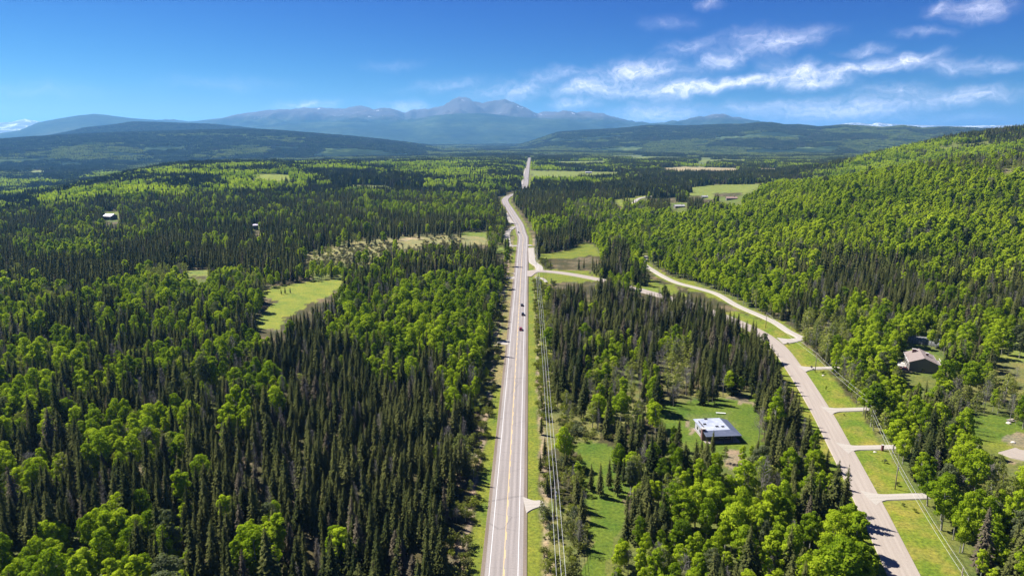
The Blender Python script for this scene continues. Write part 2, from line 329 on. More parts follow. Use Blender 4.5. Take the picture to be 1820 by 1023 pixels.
# ground: vertex colour = what grows or lies there; noise for grain
def ground_mat():
    m = bpy.data.materials.new('ground_cover'); m.use_nodes = True; t = m.node_tree; n = t.nodes; l = t.links; b = n['Principled BSDF']
    b.inputs['Roughness'].default_value = .95; b.inputs['Specular IOR Level'].default_value = .15
    at = n.new('ShaderNodeAttribute'); at.attribute_name = 'cover'; g = n.new('ShaderNodeNewGeometry')
    n1 = n.new('ShaderNodeTexNoise'); n1.inputs['Scale'].default_value = .9; n1.inputs['Detail'].default_value = 8; n1.inputs['Roughness'].default_value = .75
    n3 = n.new('ShaderNodeTexNoise'); n3.inputs['Scale'].default_value = .09; n3.inputs['Detail'].default_value = 6; n3.inputs['Roughness'].default_value = .65
    for q in (n1, n3): l.new(g.outputs['Position'], q.inputs['Vector'])
    r1 = n.new('ShaderNodeValToRGB'); r1.color_ramp.elements[0].position = .36; r1.color_ramp.elements[1].position = .64
    r1.color_ramp.elements[0].color = (.42, .44, .45, 1); r1.color_ramp.elements[1].color = (1.55, 1.45, 1.3, 1); l.new(n1.outputs['Fac'], r1.inputs[0])
    r2 = n.new('ShaderNodeValToRGB'); r2.color_ramp.elements[0].position = .32; r2.color_ramp.elements[1].position = .68
    r2.color_ramp.elements[0].color = (.62, .80, .75, 1); r2.color_ramp.elements[1].color = (1.5, 1.2, 1.15, 1); l.new(n3.outputs['Fac'], r2.inputs[0])
    a = n.new('ShaderNodeMix'); a.data_type = 'RGBA'; a.blend_type = 'MULTIPLY'; a.inputs['Factor'].default_value = .8; l.new(at.outputs['Color'], a.inputs['A']); l.new(r1.outputs[0], a.inputs['B'])
    c = n.new('ShaderNodeMix'); c.data_type = 'RGBA'; c.blend_type = 'MULTIPLY'; c.inputs['Factor'].default_value = .8; l.new(a.outputs['Result'], c.inputs['A']); l.new(r2.outputs[0], c.inputs['B'])
    l.new(c.outputs['Result'], b.inputs['Base Color'])
    bu = n.new('ShaderNodeBump'); bu.inputs['Distance'].default_value = .35; bu.inputs['Strength'].default_value = .7; l.new(n1.outputs['Fac'], bu.inputs['Height']); l.new(bu.outputs[0], b.inputs['Normal'])
    return m
M['ground'] = ground_mat()

def road_mat(name, c, c2, tracks):
    """asphalt: uv u = metres across from the centre, v = metres along"""
    m = bpy.data.materials.new(name); m.use_nodes = True; t = m.node_tree; n = t.nodes; l = t.links; b = n['Principled BSDF']
    b.inputs['Roughness'].default_value = .72; b.inputs['Specular IOR Level'].default_value = .35
    uv = n.new('ShaderNodeUVMap'); uv.uv_map = 'UVMap'; s = n.new('ShaderNodeSeparateXYZ'); l.new(uv.outputs[0], s.inputs[0])
    mp = n.new('ShaderNodeMapping'); mp.inputs['Scale'].default_value = (1.2, .035, 1); l.new(uv.outputs[0], mp.inputs[0])
    n1 = n.new('ShaderNodeTexNoise'); n1.inputs['Scale'].default_value = 1; n1.inputs['Detail'].default_value = 5; l.new(mp.outputs[0], n1.inputs[0])
    n2 = n.new('ShaderNodeTexNoise'); n2.inputs['Scale'].default_value = 1.6; n2.inputs['Detail'].default_value = 8; n2.inputs['Roughness'].default_value = .75; l.new(uv.outputs[0], n2.inputs[0])
    ad = n.new('ShaderNodeMath'); ad.operation = 'ADD'; l.new(n1.outputs['Fac'], ad.inputs[0]); l.new(n2.outputs['Fac'], ad.inputs[1])
    ml = n.new('ShaderNodeMath'); ml.operation = 'MULTIPLY'; ml.inputs[1].default_value = .5; l.new(ad.outputs[0], ml.inputs[0])
    cr = n.new('ShaderNodeValToRGB'); cr.color_ramp.elements[0].position = .36; cr.color_ramp.elements[1].position = .64
    cr.color_ramp.elements[0].color = (*c, 1); cr.color_ramp.elements[1].color = (*c2, 1); l.new(ml.outputs[0], cr.inputs[0])
    col = cr.outputs[0]
    if tracks:   # worn wheel paths: cosine of the lateral position
        a = n.new('ShaderNodeMath'); a.operation = 'ABSOLUTE'; l.new(s.outputs[0], a.inputs[0])
        w = n.new('ShaderNodeMath'); w.operation = 'MULTIPLY'; w.inputs[1].default_value = 2 * math.pi / 1.85; l.new(a.outputs[0], w.inputs[0])
        co = n.new('ShaderNodeMath'); co.operation = 'COSINE'; l.new(w.outputs[0], co.inputs[0])
        lt = n.new('ShaderNodeMath'); lt.operation = 'LESS_THAN'; lt.inputs[1].default_value = 3.7; l.new(a.outputs[0], lt.inputs[0])
        k = n.new('ShaderNodeMath'); k.operation = 'MULTIPLY'; l.new(co.outputs[0], k.inputs[0]); l.new(lt.outputs[0], k.inputs[1])
        f = n.new('ShaderNodeMath'); f.operation = 'MULTIPLY_ADD'; f.inputs[1].default_value = .10; f.inputs[2].default_value = 1.0; l.new(k.outputs[0], f.inputs[0])
        v = n.new('ShaderNodeVectorMath'); v.operation = 'SCALE'; l.new(col, v.inputs[0]); l.new(f.outputs[0], v.inputs['Scale']); col = v.outputs[0]
        # transverse cracks
        mp3 = n.new('ShaderNodeMapping'); mp3.inputs['Scale'].default_value = (.03, .09, 1); l.new(uv.outputs[0], mp3.inputs[0])
        vo = n.new('ShaderNodeTexVoronoi'); vo.feature = 'DISTANCE_TO_EDGE'; vo.inputs['Scale'].default_value = 1; l.new(mp3.outputs[0], vo.inputs['Vector'])
        gt = n.new('ShaderNodeMath'); gt.operation = 'GREATER_THAN'; gt.inputs[1].default_value = .006; l.new(vo.outputs['Distance'], gt.inputs[0])
        g2 = n.new('ShaderNodeMath'); g2.operation = 'MULTIPLY_ADD'; g2.inputs[1].default_value = .2; g2.inputs[2].default_value = .8; l.new(gt.outputs[0], g2.inputs[0])
        v2 = n.new('ShaderNodeVectorMath'); v2.operation = 'SCALE'; l.new(col, v2.inputs[0]); l.new(g2.outputs[0], v2.inputs['Scale']); col = v2.outputs[0]
    l.new(col, b.inputs['Base Color'])
    return m
M['highway'] = road_mat('worn_asphalt', (.205, .178, .160), (.295, .26, .235), True)
M['asphalt2'] = road_mat('pale_asphalt', (.27, .225, .185), (.37, .315, .26), False)
M['gravel'] = road_mat('gravel', (.28, .25, .21), (.43, .385, .325), False)
M['shoulder'] = road_mat('dirt_shoulder', (.12, .09, .065), (.21, .165, .12), False)
M['white_paint'] = mat('white_road_paint', (.52, .51, .48), .6, noise=(1.5, .2, (.6, .59, .57)))
M['yellow_paint'] = mat('yellow_road_paint', (.75, .48, .12), .6, noise=(.8, .25, (.62, .46, .22)))

# ------------------------------------------------------------------ roads (centre lines found from the picture)
def line(pts): return [G(*p) for p in pts]
HW = [Vector((-2.1 + .0243 * (d - 161) - .15, d, 0)) for d in (-200, 0, 100, 161, 227, 360, 520, 708, 780)]
HW += line([(927, 415), (923, 400), (916, 388), (906, 372), (898, 359), (899, 353), (910, 346.5), (925, 343)])
p_ = G(933.5, 331); q_ = G(939.5, 290)
HW += [p_ + (q_ - p_) * t for t in (0, .25, .5, .75, 1, 1.3, 1.7)]
def smooth_line(P, step):
    """Catmull-Rom through the points, resampled"""
    P = [Vector(p) for p in P]; out = []
    for i in range(len(P) - 1):
        p0 = P[max(i - 1, 0)]; p1 = P[i]; p2 = P[i + 1]; p3 = P[min(i + 2, len(P) - 1)]
        n = max(1, int((p2 - p1).length / step)); 
        d1 = (p2 - p0) / max((p2 - p0).length, 1e-6) * (p2 - p1).length; d2 = (p3 - p1) / max((p3 - p1).length, 1e-6) * (p2 - p1).length
        for k in range(n):
            t = k / n; h1 = 2*t**3-3*t*t+1; h2 = t**3-2*t*t+t; h3 = -2*t**3+3*t*t; h4 = t**3-t*t
            out.append(p1*h1 + d1*h2 + p2*h3 + d2*h4)
    out.append(P[-1]); return out
def lift(x, y): return .12 + .0005 * np.hypot(x, y)
ROADS = []   # (np pts, half width) for keeping the trees off
def ribbon(P, u0, u1, extra=0.0, vstart=0):
    """mesh strip between lateral offsets u0..u1 (numbers or functions of the distance along)"""
    P = [Vector(p) for p in P]; n = len(P); V = []; UV = []; s = vstart
    for i, p in enumerate(P):
        d = P[min(i + 1, n - 1)] - P[max(i - 1, 0)]; d.z = 0; d.normalize(); r = Vector((d.y, -d.x, 0))
        if i: s += (P[i] - P[i - 1]).length
        a = u0(s) if callable(u0) else u0; b = u1(s) if callable(u1) else u1
        for u in (a, b):
            q = p + r * u; z = float(hbase(p.x, p.y)) + float(lift(p.x, p.y)) + extra; V.append((q.x, q.y, z)); UV.append((u, s))
    F = [(2 * i, 2 * i + 1, 2 * i + 3, 2 * i + 2) for i in range(n - 1)]
    return V, F, UV
def ribbon_obj(name, P, u0, u1, m, extra=0.0, parent=None, dash=None, skirt=True):
    V, F, UV = ribbon(P, u0, u1, extra)
    if dash:
        on, per = dash; s = 0; keep = []
        for i in range(len(P) - 1):
            if (UV[2 * i][1] % per) < on: keep.append(F[i])
        F = keep
    elif skirt:
        n = len(P); b = len(V)
        for i in range(n):
            for k in (0, 1):
                x, y, z = V[2 * i + k]; o = V[2 * i + 1 - k]; dx, dy = x - o[0], y - o[1]; L = math.hypot(dx, dy) + 1e-6; e = 1.2 * (z - hbase(x, y)) + .3
                V.append((x + dx / L * e, y + dy / L * e, float(hbase(x, y)) - .6)); UV.append(UV[2 * i + k])
        for i in range(n - 1):
            F.append((b + 2 * i, 2 * i, 2 * i + 2, b + 2 * i + 2)); F.append((2 * i + 1, b + 2 * i + 1, b + 2 * i + 3, 2 * i + 3))
    me = mesh_from(name, V, F, [m]); uvl = me.uv_layers.new(name='UVMap')
    li = np.zeros(len(me.loops), dtype=np.int32); me.loops.foreach_get('vertex_index', li)
    uvl.data.foreach_set('uv', np.array(UV, dtype=np.float32)[li].ravel())
    return link(name, me, parent)
HWP = smooth_line(HW, 3)
def road(name, P, hw, m, label, step=3, flare=None, extra=0.0):
    P = smooth_line(P, step)
    if flare:
        L = sum((P[i + 1] - P[i]).length for i in range(len(P) - 1)); fl, fr = flare
        f = lambda s: hw + fl * max(0, 1 - s / fr) ** 2
        o = ribbon_obj(name, P, lambda s: -f(s), f, m, extra)
    else: o = ribbon_obj(name, P, -hw, hw, m, extra)
    o['kind'] = 'structure'; o['label'] = label
    ROADS.append((np.array([(p.x, p.y) for p in P]), hw)); return P, o
_, o_hw = road('highway', HW, 5.15, M['highway'], 'straight two lane asphalt highway running to the mountains', extra=.01)
o_sh = ribbon_obj('highway_shoulder', HWP, -6.1, 6.2, M['shoulder'], extra=-.02); o_sh['kind'] = 'structure'; o_sh['label'] = 'narrow brown dirt shoulder beside the highway'
M_hw = [p for p in HWP if p.y < 1600]
ribbon_obj('edge_line', M_hw, -4.02, -3.82, M['white_paint'], .016, o_hw, skirt=False)
ribbon_obj('edge_line', M_hw, 3.72, 3.92, M['white_paint'], .016, o_hw, skirt=False)
ribbon_obj('centre_line', M_hw, -.20, -.06, M['yellow_paint'], .016, o_hw, skirt=False)
fine = smooth_line([p for p in HW if p.y < 900], 1.0)
ribbon_obj('broken_centre_line', fine, .06, .20, M['yellow_paint'], .016, o_hw, dash=(4, 9))
SR, _ = road('subdivision_road', [Vector((7, 563, 0))] + line([(960, 482), (1050, 494), (1150, 519), (1250, 549), (1335, 584), (1378, 612), (1414, 658), (1459, 730), (1492, 792), (1541, 887), (1607, 1023)]) + [G(1607, 1023) + (G(1607, 1023) - G(1541, 887)) * 1.5],
             4.2, M['asphalt2'], 'pale residential road curving past grassy driveways on the right', flare=(7, 30))
road('gravel_track', line([(1424, 600), (1400, 588), (1379, 574), (1358, 564), (1310, 543), (1273, 522), (1236, 511), (1205, 503), (1184, 494), (1160, 480), (1144, 468), (1150, 455)]), 2.2, M['gravel'], 'gravel track curving behind the spruce stand to the residential road')
road('apron', line([(1386, 606), (1405, 606), (1432, 600)]), 2.4, M['gravel'], 'gravel mouth where the track meets the residential road', flare=(4, 12), extra=.02)
DW = [((1436, 655), (1475, 654), 'first gravel driveway, nearest the track junction'), ((1481, 729), (1541, 727), 'gravel driveway below the plot with the sapling'),
      ((1512, 796), (1569, 795), 'gravel driveway ending at the red gate post'), ((1560, 884), (1622, 882), 'gravel driveway nearest the bottom of the picture')]
for a, b, lb in DW:
    A = G(*a); B = G(*b); A = A - (B - A).normalized() * 3.5; B = B + (B - A).normalized() * 5
    road('driveway', [A, (A + B) / 2, B], 1.7, M['gravel'], lb, step=1, flare=(3.2, 7), extra=.02)
A = G(932, 897); B = G(950, 896); B2 = G(966, 894)
road('driveway', [A, B, B2], 1.9, M['gravel'], 'short gravel driveway on the right of the highway by the power pole', step=.5, flare=(3.2, 5), extra=.02)
road('driveway', [G(905, 609), G(884, 609)], 2.0, M['gravel'], 'gravel pull-off on the left of the highway', step=1, flare=(3, 8), extra=-.01)
road('driveway', [G(920, 494), G(900, 494)], 2.5, M['gravel'], 'gravel approach left of the highway opposite the side road', step=1, flare=(4, 10), extra=-.01)
road('service_road', line([(960, 481), (957, 473), (947, 466), (945, 455), (943.5, 441)]), 3.0, M['gravel'], 'gravel service road right of the highway', extra=.01)
road('gravel_lane', line([(936, 436.5), (945, 436)]), 3.5, M['gravel'], 'short gravel crossing right of the highway')
road('service_road', line([(919, 437), (907, 437), (902.5, 430), (903, 412), (910, 406), (913, 403)]), 3.0, M['gravel'], 'gravel service road left of the highway beyond the meadow')
road('gravel_lane', line([(912, 398), (905, 390), (899, 379)]), 2.5, M['gravel'], 'gravel lane left of the highway bend')
road('gravel_lane', line([(930, 331), (934.5, 311), (936.5, 300)]), 6.5, M['gravel'], 'pale gravel strip left of the far highway', extra=-.3)
road('field_track', line([(1124, 370), (1128, 360), (1137, 353), (1160, 349), (1200, 345)]), 3.5, M['gravel'], 'pale track across the yellow meadow')
road('turning_circle', line([(1790, 800), (1805, 806), (1850, 815)]), 5.0, M['asphalt2'], 'pale turning area at the right edge of the picture')
road('footpath', line([(952, 493), (964, 495), (972, 502)]), 1.0, M['gravel'], 'short curved path beside the side road')

# ------------------------------------------------------------------ land cover: polygons seen in the picture (thrown onto the ground)
#  class: (spruce, aspen, pale, shrub, density)  open classes have density 0
CLS = {
 'mix': (.66, .26, .08, 0, .95), 'spruce': (.97, .02, .01, 0, 1.0), 'spruce_mix': (.82, .13, .05, 0, 1.0), 'half': (.42, .46, .12, 0, .92), 'aspen': (.10, .78, .12, 0, .85),
 'aspen_pure': (.03, .86, .11, 0, .85), 'pale': (.08, .2, .72, 0, .75), 'pale_mix': (.35, .25, .40, 0, .8), 'back': (.42, .53, .05, 0, .9), 'shrub': (.04, .10, .22, .64, .95), 'wet': (.01, .01, .03, .95, .8),
 'aspen_spruce': (.22, .64, .14, 0, .9), 'sap': (.0, .25, .25, .5, .8), 'farplain': (.50, .43, .07, 0, .9), 'sparse': (.25, .2, .25, .3, .3), 'yard': (.3, .3, .2, .2, .5),
 'lawn': None, 'verge': None, 'field': None, 'field2': None, 'dry': None, 'dirt': None, 'keep': None, 'meadow': None}
COL = {'lawn': (.085, .135, .016), 'verge': (.135, .17, .022), 'field': (.165, .205, .03), 'field2': (.15, .19, .04), 'dry': (.30, .26, .15), 'dirt': (.20, .175, .115), 'keep': (.10, .14, .03), 'meadow': (.13, .18, .03),
       'farfloor': (.10, .13, .045), 'forest': (.06, .058, .025), 'aspenfloor': (.10, .125, .03), 'shrubfloor': (.13, .14, .045), 'wetfloor': (.20, .20, .085)}
POLY = [
 ('farplain', [(-800, 200), (2600, 200), (2600, 300), (-800, 300)]),
 ('spruce_mix', [(-800, 300), (905, 300), (905, 440), (600, 425), (540, 445), (540, 470), (-800, 480)]),
 ('half', [(-800, 300), (130, 318), (200, 296), (300, 283), (600, 284), (905, 276), (905, 318), (760, 330), (620, 320), (540, 335), (420, 340), (300, 350), (150, 350), (60, 350), (-800, 350)]),
 ('aspen', [(190, 326), (330, 326), (330, 346), (190, 346)]), ('aspen', [(410, 305), (530, 300), (560, 318), (520, 330), (430, 330)]),
 ('field', [(430, 314), (470, 309), (520, 311), (525, 320), (470, 322)]),
 ('half', [(620, 305), (760, 320), (880, 340), (880, 360), (700, 350), (610, 340)]),
 ('half', [(30, 415), (165, 415), (165, 452), (30, 452)]), ('half', [(60, 340), (160, 345), (170, 372), (80, 372)]), ('half', [(640, 355), (880, 372), (880, 386), (650, 372)]),
 ('mix', [(-800, 480), (540, 470), (620, 490), (900, 470), (900, 1200), (-800, 1200)]),
 ('spruce', [(0, 455), (140, 455), (300, 440), (530, 430), (535, 470), (300, 480), (140, 500), (0, 500)]),
 ('pale', [(36, 506), (125, 506), (130, 524), (36, 524)]),
 ('pale', [(245, 470), (340, 465), (345, 500), (250, 505)]), ('field2', [(330, 479), (375, 479), (372, 491), (334, 492)]),
 ('aspen', [(371, 478), (459, 478), (459, 500), (371, 500)]),
 ('aspen_spruce', [(145, 500), (260, 488), (450, 500), (470, 530), (440, 575), (420, 618), (330, 600), (250, 610), (150, 600)]),
 ('half', [(0, 560), (100, 560), (110, 700), (70, 790), (0, 800)]),
 ('half', [(100, 585), (330, 590), (330, 740), (200, 800), (100, 760)]),
 ('half', [(314, 635), (480, 640), (476, 745), (330, 760)]),
 ('spruce', [(480, 690), (880, 660), (880, 1200), (340, 1200), (330, 900), (420, 760)]),
 ('aspen', [(0, 960), (60, 965), (180, 905), (200, 880), (320, 890), (330, 915), (250, 930), (200, 1040), (0, 1040)]),
 ('half', [(430, 920), (490, 900), (500, 1040), (430, 1040)]),
 ('aspen_spruce', [(600, 490), (700, 450), (890, 445), (900, 560), (890, 640), (750, 600), (640, 590), (600, 560)]),
 ('aspen', [(640, 580), (745, 590), (740, 660), (690, 690), (640, 650)]), ('half', [(540, 560), (620, 560), (640, 640), (560, 640)]),
 ('half', [(780, 600), (880, 600), (870, 720), (790, 720)]),
 ('spruce_mix', [(690, 430), (890, 445), (890, 480), (780, 485), (690, 480)]),
 ('spruce', [(545, 560), (590, 565), (600, 700), (480, 690), (500, 600)]),
 ('wet', [(537, 449), (580, 437), (620, 425), (668, 421), (737, 416), (800, 412), (894, 410), (897, 432), (874, 436), (764, 434), (740, 440), (696, 446), (660, 462), (634, 480), (600, 492), (560, 480), (540, 468)]),
 ('dry', [(700, 424), (745, 421), (760, 424), (720, 428)]),
 ('aspen', [(548, 462), (620, 466), (640, 490), (600, 502), (560, 498)]),
 ('meadow', [(820, 413), (894, 410), (899, 452), (884, 450), (878, 430), (850, 420), (815, 418)]), ('pale', [(868, 408), (896, 408), (897, 436), (868, 436)]),
 ('field', [(467, 514), (534, 501), (613, 496), (612, 503), (590, 520), (540, 545), (512, 562), (490, 585), (460, 588), (450, 570), (478, 545), (490, 535), (468, 528)]),
 # right side
 ('spruce', [(912, 326), (1000, 314), (1100, 320), (1200, 307), (1300, 307), (1450, 300), (1450, 312), (1360, 322), (1250, 328), (1200, 345), (1130, 347), (1095, 360), (1090, 375), (1030, 400), (1000, 395), (960, 386), (925, 366)]),
 ('half', [(950, 314), (1110, 312), (1110, 322), (1000, 330), (950, 328)]),
 ('field2', [(945, 303), (1115, 306), (1110, 309), (1071, 313), (1008, 315), (945, 315)]), ('dry', [(1160, 300), (1214, 296), (1313, 299), (1318, 306), (1250, 306), (1180, 304)]),
 ('dry', [(1345, 299), (1385, 299), (1385, 304), (1345, 304)]),
 ('field2', [(1225, 333), (1265, 328), (1337, 327), (1375, 322), (1335, 340), (1315, 353), (1260, 354), (1220, 352)]),
 ('field', [(1090, 355), (1134, 348), (1173, 345), (1200, 341), (1204, 352), (1165, 356), (1150, 368), (1124, 374), (1104, 368)]),
 ('pale_mix', [(1000, 355), (1090, 355), (1100, 372), (1090, 385), (1010, 390)]),
 ('spruce', [(1150, 350), (1250, 348), (1250, 375), (1200, 378), (1150, 372)]), ('spruce', [(1270, 343), (1320, 343), (1320, 353), (1270, 353)]), ('pale_mix', [(1105, 355), (1150, 352), (1150, 372), (1110, 374)]),
 ('pale_mix', [(1030, 385), (1120, 380), (1130, 400), (1060, 410)]),
 ('aspen_pure', [(1060, 400), (1130, 374), (1250, 372), (1300, 352), (1400, 318), (1640, 270), (1820, 262), (2600, 262), (2600, 470), (1820, 470), (1500, 440), (1300, 440), (1150, 470), (1080, 470), (1020, 430)]),
 ('back', [(1390, 325), (1440, 300), (1560, 262), (1640, 245), (1820, 215), (2600, 150), (2600, 262), (1820, 272), (1640, 272), (1500, 305), (1400, 327)]),
 ('spruce_mix', [(1640, 240), (1820, 215), (1820, 232), (1640, 256)]), ('spruce_mix', [(1760, 235), (1860, 230), (1860, 290), (1780, 275)]),
 ('dirt', [(1755, 296), (1790, 290), (1825, 288), (1825, 300), (1790, 306)]),
 ('pale_mix', [(1640, 278), (1820, 272), (1820, 300), (1650, 300)]),
 ('aspen', [(943, 388), (975, 384), (1012, 392), (1012, 412), (944, 412)]),
 ('spruce', [(943, 410), (1020, 405), (1024, 440), (1005, 452), (944, 446)]),
 ('spruce', [(1010, 400), (1060, 405), (1050, 440), (1015, 440)]), ('verge', [(958, 452), (1005, 446), (1040, 430), (1060, 440), (1075, 462), (1010, 470), (958, 470)]),
 ('spruce', [(962, 462), (1120, 450), (1125, 480), (1030, 484), (962, 474)]),
 ('spruce', [(1080, 430), (1120, 430), (1120, 480), (1080, 480)]),
 ('verge', [(940, 478), (1050, 482), (1060, 502), (1000, 500), (955, 510), (940, 520)]),
 ('sap', [(1055, 480), (1100, 478), (1200, 510), (1230, 535), (1190, 545), (1060, 505)]), ('meadow', [(1120, 510), (1170, 512), (1215, 530), (1200, 542), (1150, 530)]),
 ('aspen', [(1130, 455), (1390, 440), (1400, 540), (1330, 560), (1230, 505), (1150, 465)]),
 ('spruce_mix', [(1453, 434), (1545, 434), (1560, 500), (1470, 500)]), ('half', [(1380, 450), (1460, 450), (1470, 520), (1400, 530)]),
 ('half', [(1540, 450), (1820, 440), (1900, 440), (1900, 500), (1600, 490)]),
 ('spruce_mix', [(1390, 495), (1560, 490), (1900, 490), (1900, 560), (1700, 560), (1540, 540), (1420, 545)]),
 ('spruce', [(970, 505), (1080, 500), (1100, 512), (1260, 530), (1345, 585), (1362, 640), (1400, 760), (1480, 860), (1430, 860), (1360, 760), (1300, 705), (1180, 700), (1000, 700), (978, 600)]),
 ('pale_mix', [(1035, 580), (1140, 590), (1135, 715), (1040, 700)]), ('pale', [(1165, 570), (1230, 580), (1225, 690), (1175, 690)]), ('half', [(1030, 535), (1080, 540), (1080, 575), (1030, 575)]),
 ('sap', [(944, 500), (975, 500), (985, 560), (975, 650), (955, 690), (948, 600)]),
 ('shrub', [(950, 690), (980, 660), (1000, 690), (1060, 720), (1060, 790), (1000, 800), (960, 800)]),
 ('shrub', [(1080, 690), (1170, 700), (1330, 690), (1350, 730), (1290, 722), (1170, 725), (1090, 780)]),
 ('spruce_mix', [(960, 800), (1050, 800), (1090, 830), (1110, 940), (1040, 900), (975, 900), (962, 860)]),
 ('shrub', [(960, 905), (1030, 900), (1055, 940), (1030, 1000), (1020, 1080), (955, 1080)]),
 ('mix', [(1080, 760), (1180, 740), (1230, 800), (1180, 900), (1120, 900), (1090, 830)]),
 ('pale_mix', [(1130, 790), (1230, 780), (1340, 790), (1340, 860), (1200, 880), (1130, 850)]),
 ('aspen', [(1180, 880), (1340, 850), (1500, 900), (1570, 1000), (1600, 1200), (1100, 1200), (1090, 1010)]), ('half', [(1090, 900), (1200, 880), (1230, 980), (1130, 1060), (1080, 1040)]),
 ('half', [(1340, 760), (1430, 770), (1500, 900), (1480, 960), (1400, 900), (1340, 850)]), ('spruce_mix', [(1340, 700), (1400, 700), (1450, 850), (1400, 860), (1330, 770)]),
 ('pale', [(1395, 550), (1510, 545), (1530, 600), (1470, 635), (1430, 600)]), ('aspen_spruce', [(1470, 600), (1900, 600), (2400, 640), (2400, 1200), (1750, 1200), (1600, 860), (1540, 740), (1470, 640)]),
 ('aspen', [(1500, 540), (1900, 555), (1900, 610), (1780, 600), (1620, 600), (1520, 600)]),
 ('pale', [(1680, 640), (1900, 640), (1900, 720), (1690, 715)]), ('pale', [(1700, 830), (1820, 830), (1820, 900), (1700, 890)]), ('shrub', [(1540, 660), (1545, 760), (1570, 780), (1580, 830), (1600, 850), (1560, 740)]),
 ('mix', [(1640, 700), (1720, 720), (1720, 800), (1660, 800)]),
 ('yard', [(1030, 800), (1112, 800), (1118, 885), (1040, 885), (1020, 840)]), ('yard', [(1160, 722), (1350, 700), (1360, 790), (1330, 812), (1225, 800), (1165, 760)]), ('yard', [(1700, 735), (1830, 735), (1830, 800), (1740, 790)]),
 # open, last word
 ('verge', [(936, 476), (1050, 490), (1062, 497), (1055, 503), (936, 488)]), ('verge', [(1140, 464), (1150, 466), (1190, 490), (1240, 505), (1300, 534), (1360, 560), (1410, 582), (1425, 600), (1400, 596), (1350, 570), (1290, 541), (1235, 517), (1180, 499), (1140, 471)]),
 ('field2', [(985, 287), (1075, 286), (1080, 290), (990, 291)]), ('field2', [(1235, 284), (1330, 283), (1325, 287), (1240, 288)]), ('field2', [(1120, 280), (1180, 279), (1182, 282), (1124, 283)]), ('field2', [(640, 292), (700, 291), (705, 295), (645, 296)]),
 ('field2', [(50, 303), (85, 302), (88, 308), (52, 309)]), ('field2', [(100, 290), (150, 288), (152, 293), (104, 295)]), ('field2', [(250, 262), (330, 260), (335, 264), (255, 267)]),
 ('lawn', [(1012, 790), (1040, 786), (1094, 790), (1094, 812), (1050, 815), (1012, 806)]),
 ('lawn', [(1045, 880), (1110, 878), (1113, 900), (1105, 935), (1090, 985), (1078, 1040), (1018, 1040), (1027, 990), (1055, 950), (1045, 920)]),
 ('lawn', [(1170, 732), (1200, 724), (1260, 724), (1300, 712), (1345, 735), (1348, 770), (1325, 785), (1312, 790), (1225, 742), (1178, 748)]),
 ('dirt', [(1280, 700), (1330, 706), (1345, 722), (1310, 716)]), ('dirt', [(1218, 745), (1236, 745), (1240, 765), (1222, 772)]), ('keep', [(1228, 738), (1300, 736), (1324, 774), (1300, 782), (1250, 772), (1232, 766)]),
 ('dirt', [(1290, 800), (1312, 795), (1330, 820), (1320, 840), (1300, 830)]),
 ('keep', [(1602, 620), (1628, 612), (1664, 622), (1682, 645), (1672, 672), (1612, 668), (1598, 655)]), ('dry', [(1596, 640), (1616, 642), (1616, 664), (1598, 660)]),
 ('field2', [(1770, 602), (1850, 612), (1850, 642), (1776, 640)]), ('lawn', [(1712, 742), (1780, 738), (1800, 760), (1795, 780), (1760, 778), (1720, 760)]),
 ('dirt', [(1785, 770), (1860, 770), (1860, 820), (1800, 818), (1786, 795)]),
 ('keep', [(183, 376), (212, 376), (212, 393), (183, 393)]), ('keep', [(448, 399), (462, 399), (462, 410), (448, 410)]),
 ('keep', [(1190, 360), (1222, 360), (1222, 372), (1190, 372)]), ('keep', [(1278, 350), (1320, 350), (1320, 358), (1278, 358)]),
 ('shrub', [(760, 745), (835, 770), (850, 830), (820, 790), (765, 765)]),
]
def inpoly(px, py, poly):
    c = np.zeros(px.shape, bool); n = len(poly); j = n - 1
    for i in range(n):
        xi, yi = poly[i]; xj, yj = poly[j]
        t = ((yi > py) != (yj > py)) & (px < (xj - xi) * (py - yi) / ((yj - yi) + 1e-12) + xi); c ^= t; j = i
    return c
NAMES = list(CLS); IDX = {k: i for i, k in enumerate(NAMES)}
OPEN = np.array([CLS[k] is None for k in NAMES])
def classify(px, py):
    out = np.full(px.shape, IDX['mix'], np.int16)
    for name, poly in POLY:
        xs = [p[0] for p in poly]; ys = [p[1] for p in poly]
        b = (px >= min(xs)) & (px <= max(xs)) & (py >= min(ys)) & (py <= max(ys))
        if b.any():
            i = np.nonzero(b)[0]; k = inpoly(px[i], py[i], poly); out[i[k]] = IDX[name]
    return out
def dist_line(x, y, pts):
    d = np.full(x.shape, 1e9)
    sub = pts[::2] if len(pts) > 60 else pts
    if len(sub) and (sub[-1] != pts[-1]).any(): sub = np.vstack([sub, pts[-1]])
    for i in range(len(sub) - 1):
        a = sub[i]; b = sub[i + 1]; lo = np.minimum(a, b) - 45; hi = np.maximum(a, b) + 45
        m = (x > lo[0]) & (x < hi[0]) & (y > lo[1]) & (y < hi[1])
        if not m.any(): continue
        k = np.nonzero(m)[0]; ab = b - a; t = np.clip(((x[k] - a[0]) * ab[0] + (y[k] - a[1]) * ab[1]) / (ab @ ab + 1e-9), 0, 1)
        dd = np.hypot(x[k] - a[0] - t * ab[0], y[k] - a[1] - t * ab[1]); d[k] = np.minimum(d[k], dd)
    return d
HWnp = np.array([(p.x, p.y) for p in HWP]); SRnp = np.array([(p.x, p.y) for p in SR])
